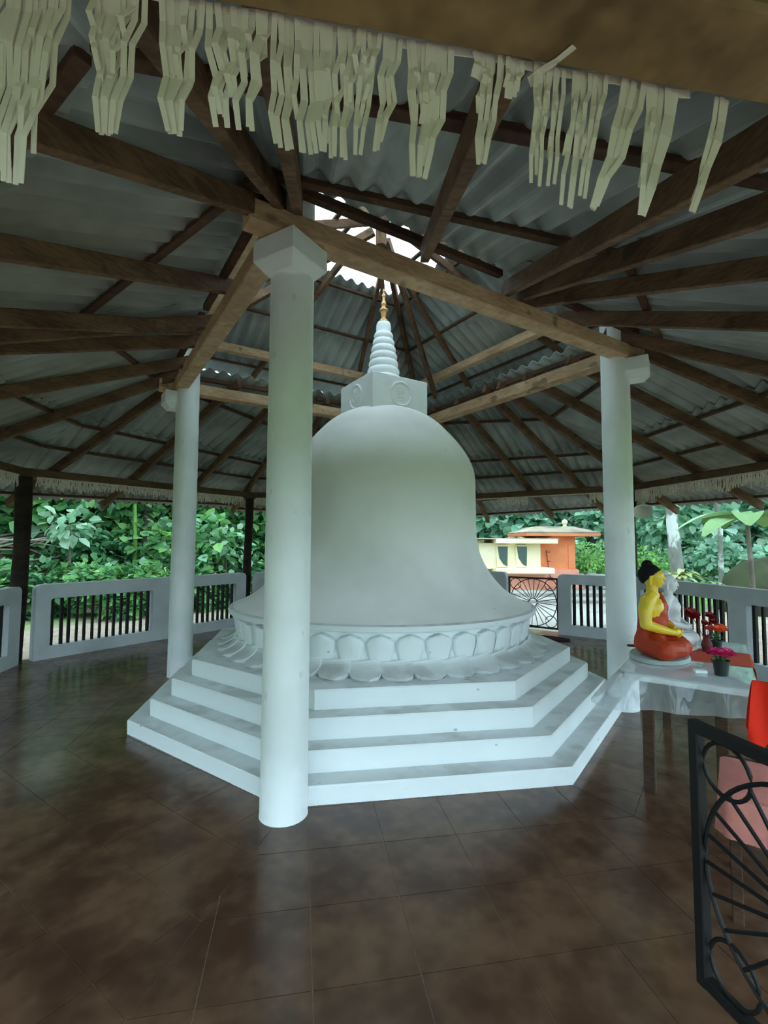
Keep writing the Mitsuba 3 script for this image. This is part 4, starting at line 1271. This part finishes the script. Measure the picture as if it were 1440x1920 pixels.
# left bank: low front row, then higher rows, then trees
GL = 'leafy bushes crowded along the bank left of the pavilion'
for i, b in enumerate(np.arange(-56, -8, 3.4)):
    d = 12.6 + 1.0 * g_.random() + max(0, (b + 24) * 0.08)
    bush(BUSHL[i % 4] if i % 3 else (BUSHG[i % 2] if i % 2 else BUSHD[0]), (q_ := at(b + g_.random(), d)), 0.55 + 0.65 * g_.random(), 0.25 + 0.35 * g_.random(), 'low green bush at the front of the bank, ' + where_left(q_), GL, g_.random() * 360)
for i, b in enumerate(np.arange(-57, -6, 4.2)):
    d = 14.0 + 2.4 * g_.random()
    bush(BUSHD[i % 2] if i % 3 == 0 else BUSHL[(i + 1) % 4], (q_ := at(b + g_.random(), d)), 1.15 + 0.6 * g_.random(), 1.05 + 0.6 * g_.random(), 'tall green bush rising behind the low ones, ' + where_left(q_), 'tall bushes behind the front row on the left', g_.random() * 360)
for i, b in enumerate(np.arange(-60, -4, 4.4)):
    tree(TREEL[i % 3], (q_ := at(b + 2 * g_.random(), 16.5 + 2.0 * g_.random())), 2.7 + 0.6 * g_.random(), 2.5 + 0.8 * g_.random(), 0.11 + 0.05 * g_.random(), 'dark green tree above the bank, ' + where_left(q_), 'trees behind the left bank', g_.random() * 360)
# behind the stupa and to the right
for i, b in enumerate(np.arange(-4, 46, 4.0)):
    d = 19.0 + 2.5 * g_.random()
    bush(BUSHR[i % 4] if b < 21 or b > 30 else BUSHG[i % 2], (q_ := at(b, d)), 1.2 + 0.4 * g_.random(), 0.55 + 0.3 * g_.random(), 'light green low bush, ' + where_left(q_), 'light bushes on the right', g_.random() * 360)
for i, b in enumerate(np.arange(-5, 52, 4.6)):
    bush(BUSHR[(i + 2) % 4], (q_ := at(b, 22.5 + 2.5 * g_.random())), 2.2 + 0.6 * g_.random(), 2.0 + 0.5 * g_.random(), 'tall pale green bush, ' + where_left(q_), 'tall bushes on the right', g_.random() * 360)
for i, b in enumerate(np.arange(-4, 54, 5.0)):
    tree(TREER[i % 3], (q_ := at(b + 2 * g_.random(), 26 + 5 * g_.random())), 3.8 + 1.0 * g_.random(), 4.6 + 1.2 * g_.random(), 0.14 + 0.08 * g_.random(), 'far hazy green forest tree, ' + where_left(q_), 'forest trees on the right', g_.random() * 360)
# the jungle goes on around the left of the pavilion, towards the viewer
for i, (az_, d_) in enumerate(((186, 13.0), (196, 10.5), (206, 12.5), (216, 10.2), (226, 12.2), (236, 10.4), (246, 13.0))):
    q_ = pol(d_, az_, 0)
    tree(TREEL[i % 3], q_, 2.7 + 0.5 * g_.random(), 2.6 + 0.7 * g_.random(), 0.12, 'dark green tree at the near left side of the pavilion, outside the view', 'trees at the near left', 360 * g_.random())
# single plants that stand out
tree(TREER[1], np.array([6.35, 10.65, 0]), 2.3, 5.6, 0.17, 'tree with a thick trunk patched in white, right of the yellow-skinned statue', None, 40, 'm_trunkpale')
tree(TREER[2], np.array([8.47, 13.23, 0]), 2.2, 5.2, 0.075, 'slim pale trunked tree between the thick white trunk and the big-leaved plant', None, 200, 'm_trunkpale')
tree(TREER[0], at(16.6, 22.0), 2.6, 5.0, 0.20, 'grey forked tree standing behind the cream annexe', None, 10)
tree(TREEL[1], np.array([-8.6, 7.3, 0]), 2.0, 4.2, 0.16, 'brown thick trunk behind the slender green stem on the left', None, 77)


def bigleaf_plant(name, label, base, top, n, L, w, cols, seed, stem_r, stem_mat, lift=0.5, droop=0.55, cat_='plant', az0=0.0, spread=2 * PI):
    """A stem with large single leaves; every leaf is a part."""
    g = np.random.default_rng(seed)
    k = thing(name, label, cat_)
    if stem_r: part(k, 'stem', tube([base, (np.array(base) + top) / 2 + [0.02, 0.02, 0], top], [stem_r * 1.15, stem_r, stem_r * 0.75], 10), stem_mat, 60)
    for i in range(n):
        a = az0 + spread * (i + 0.4 * g.random()) / n
        d = np.array([math.cos(a), math.sin(a), lift * (0.6 + 0.8 * g.random())]); d /= np.linalg.norm(d)
        l, sd = L * (0.75 + 0.45 * g.random()), np.array([-math.sin(a), math.cos(a), 0])
        nu, nv = 8, 5
        o = np.array(top) + [0, 0, 0.12 * g.random() - 0.06]
        P = []
        for u in np.linspace(0, 1, nu):
            for v in np.linspace(-1, 1, nv):
                ww = w * math.sin(PI * min(0.985, 0.06 + 0.92 * u)) ** 0.7
                P.append(o + d * l * u - np.array([0, 0, 1]) * droop * l * u ** 2.2 + sd * v * ww + np.array([0, 0, 1]) * (0.22 * ww * abs(v) + 0.03 * w * math.sin(9 * u + 3 * v)))
        P = np.array(P)
        lm = solid(P, P - [0, 0, 0.002], nu, nv)
        c = np.clip(np.array(cols[g.integers(0, len(cols))]) * (0.8 + 0.4 * g.random()), 0, 0.85)
        part(k, 'leaf', lm, 'm_foliage', False, color=np.tile(c, (len(lm.vertices), 1)))
    return k


bigleaf_plant('banana_plant', 'broad-leaved plant on a dark stem at the right edge, leaves hanging below the eave', np.array([5.87, 5.4, -0.25]), np.array([5.82, 5.42, 1.98]), 9, 1.15, 0.24, [(0.30, 0.46, 0.22), (0.40, 0.55, 0.34), (0.22, 0.38, 0.16)], 5, 0.045, 'm_trunk', 0.30, 0.42)
bigleaf_plant('strap_leaf_plant', 'rosette of striped strap leaves behind the right railing', np.array([6.15, 8.5, -0.2]), np.array([6.15, 8.5, 0.38]), 22, 0.62, 0.05, [(0.34, 0.55, 0.20), (0.14, 0.34, 0.12), (0.45, 0.62, 0.32)], 8, 0.04, 'm_greenstem', 0.75, 0.5)
bigleaf_plant('fern', 'yellowish leafy shrub at the foot of the white-patched trunk', np.array([6.2, 10.0, -0.2]), np.array([6.2, 10.0, 0.55]), 26, 0.7, 0.09, [(0.50, 0.55, 0.25), (0.38, 0.50, 0.22), (0.60, 0.62, 0.36)], 9, 0.03, 'm_greenstem', 0.6, 0.5)
# pale large-leaved climber at the left
for (name, lb, c0, r, n, L, cols, sd) in (('large_leaved_shrub', 'pale large-leaved shrub right beside the thick dark post on the left', np.array([-8.3, 4.3, 1.85]), np.array([0.40, 0.55, 0.42]), 70, 0.26, [(0.34, 0.52, 0.36), (0.42, 0.58, 0.44), (0.22, 0.42, 0.24)], 3),
                                          ('large_leaved_shrub', 'bright large-leaved shrub right of the left pillar, before the second dark post', np.array([-5.9, 6.9, 1.35]), np.array([0.85, 0.6, 0.70]), 110, 0.24, [(0.34, 0.56, 0.34), (0.24, 0.46, 0.26), (0.42, 0.62, 0.42)], 4)):
    g = np.random.default_rng(sd)
    k = thing(name, lb, 'shrub')
    part(k, 'stem', tube([c0 * [1, 1, 0] + [0.1, 0.1, -0.25], c0 * [1, 1, 0.4] + [0.05, 0, 0], c0], [0.05, 0.04, 0.02], 8), 'm_trunk', 60)
    for i in range(n):
        d = g.normal(size=3); d /= np.linalg.norm(d)
        p = c0 + d * r * (0.5 + 0.5 * g.random())
        lm, cc = leaves(p[None], (d * 0.7 + g.normal(size=3) * 0.3 + [0, 0, -0.25])[None], (np.array([0.25, -0.35, 0.8]) + 0.35 * g.normal(size=3))[None], np.array([L * (0.6 + 0.7 * g.random())]), 0.85, np.array([cols[g.integers(0, len(cols))]]) * (0.85 + 0.3 * g.random()))
        part(k, 'leaf', lm, 'm_foliage', False, color=np.clip(cc, 0, 0.85))
# palm with a slim green stem, white rings
pk_ = bigleaf_plant('slender_palm', 'slender green palm stem with white rings, seen over the left railing', np.array([-8.2, 6.3, -0.25]), np.array([-8.25, 6.25, 2.9]), 10, 1.6, 0.16, LIMEC, 12, 0.055, 'm_greenstem', 0.9, 0.5)
for z in (0.35, 0.62, 0.9):
    part(pk_, 'stem_ring', world_obj(lathe([(0.058, -0.012), (0.068, -0.012), (0.068, 0.012), (0.058, 0.012)], 16), np.array([-8.2 - 0.008, 6.29, z])), 'm_cream', 30)
# fallen grey branches and an earth bank at the left
br = thing('dead_branches', 'pile of bare grey branches left of the thick dark post', 'branches')
for i in range(16):
    c = np.array([-10.2, 4.5, 1.45]) + g_.normal(size=3) * [0.35, 0.35, 0.16]
    d = np.array([0.75, 0.65, 0.05]) + g_.normal(size=3) * [0.25, 0.25, 0.18]
    part(br, 'branch', tube([c - d * 0.8, c + g_.normal(size=3) * 0.06, c + d * 0.8], [0.03, 0.025, 0.012], 6), 'm_deadwood', 60)
bank = trimesh.creation.icosphere(subdivisions=4, radius=1.0)
v = np.array(bank.vertices)
v *= (0.8 + 0.4 * meshkit.fbm(v * 2.2, 4, 2))[:, None]
M_ = np.array([[0.5, 0.86, 0], [-0.86, 0.5, 0], [0, 0, 1.0]])
put('earth_bank', mesh((v * [5.0, 1.6, 2.05]) @ M_ + at(-36, 16.2) + [0, 0, -0.35], bank.faces), 'm_mud', True)
tag('earth_bank', 'dark brown earth bank showing between the bushes on the left', 'earth bank')
sm = trimesh.creation.icosphere(subdivisions=3, radius=1.0)
v = np.array(sm.vertices)
v *= (0.8 + 0.45 * meshkit.fbm(v * 1.8 + 4, 4, 6))[:, None]
put('boulder', mesh(v * [0.95, 0.75, 1.05] + [7.75, 8.9, 0.0], sm.faces), 'm_boulder', True)
tag('boulder', 'dark mossy boulder at the right edge behind the right railing', 'boulder')
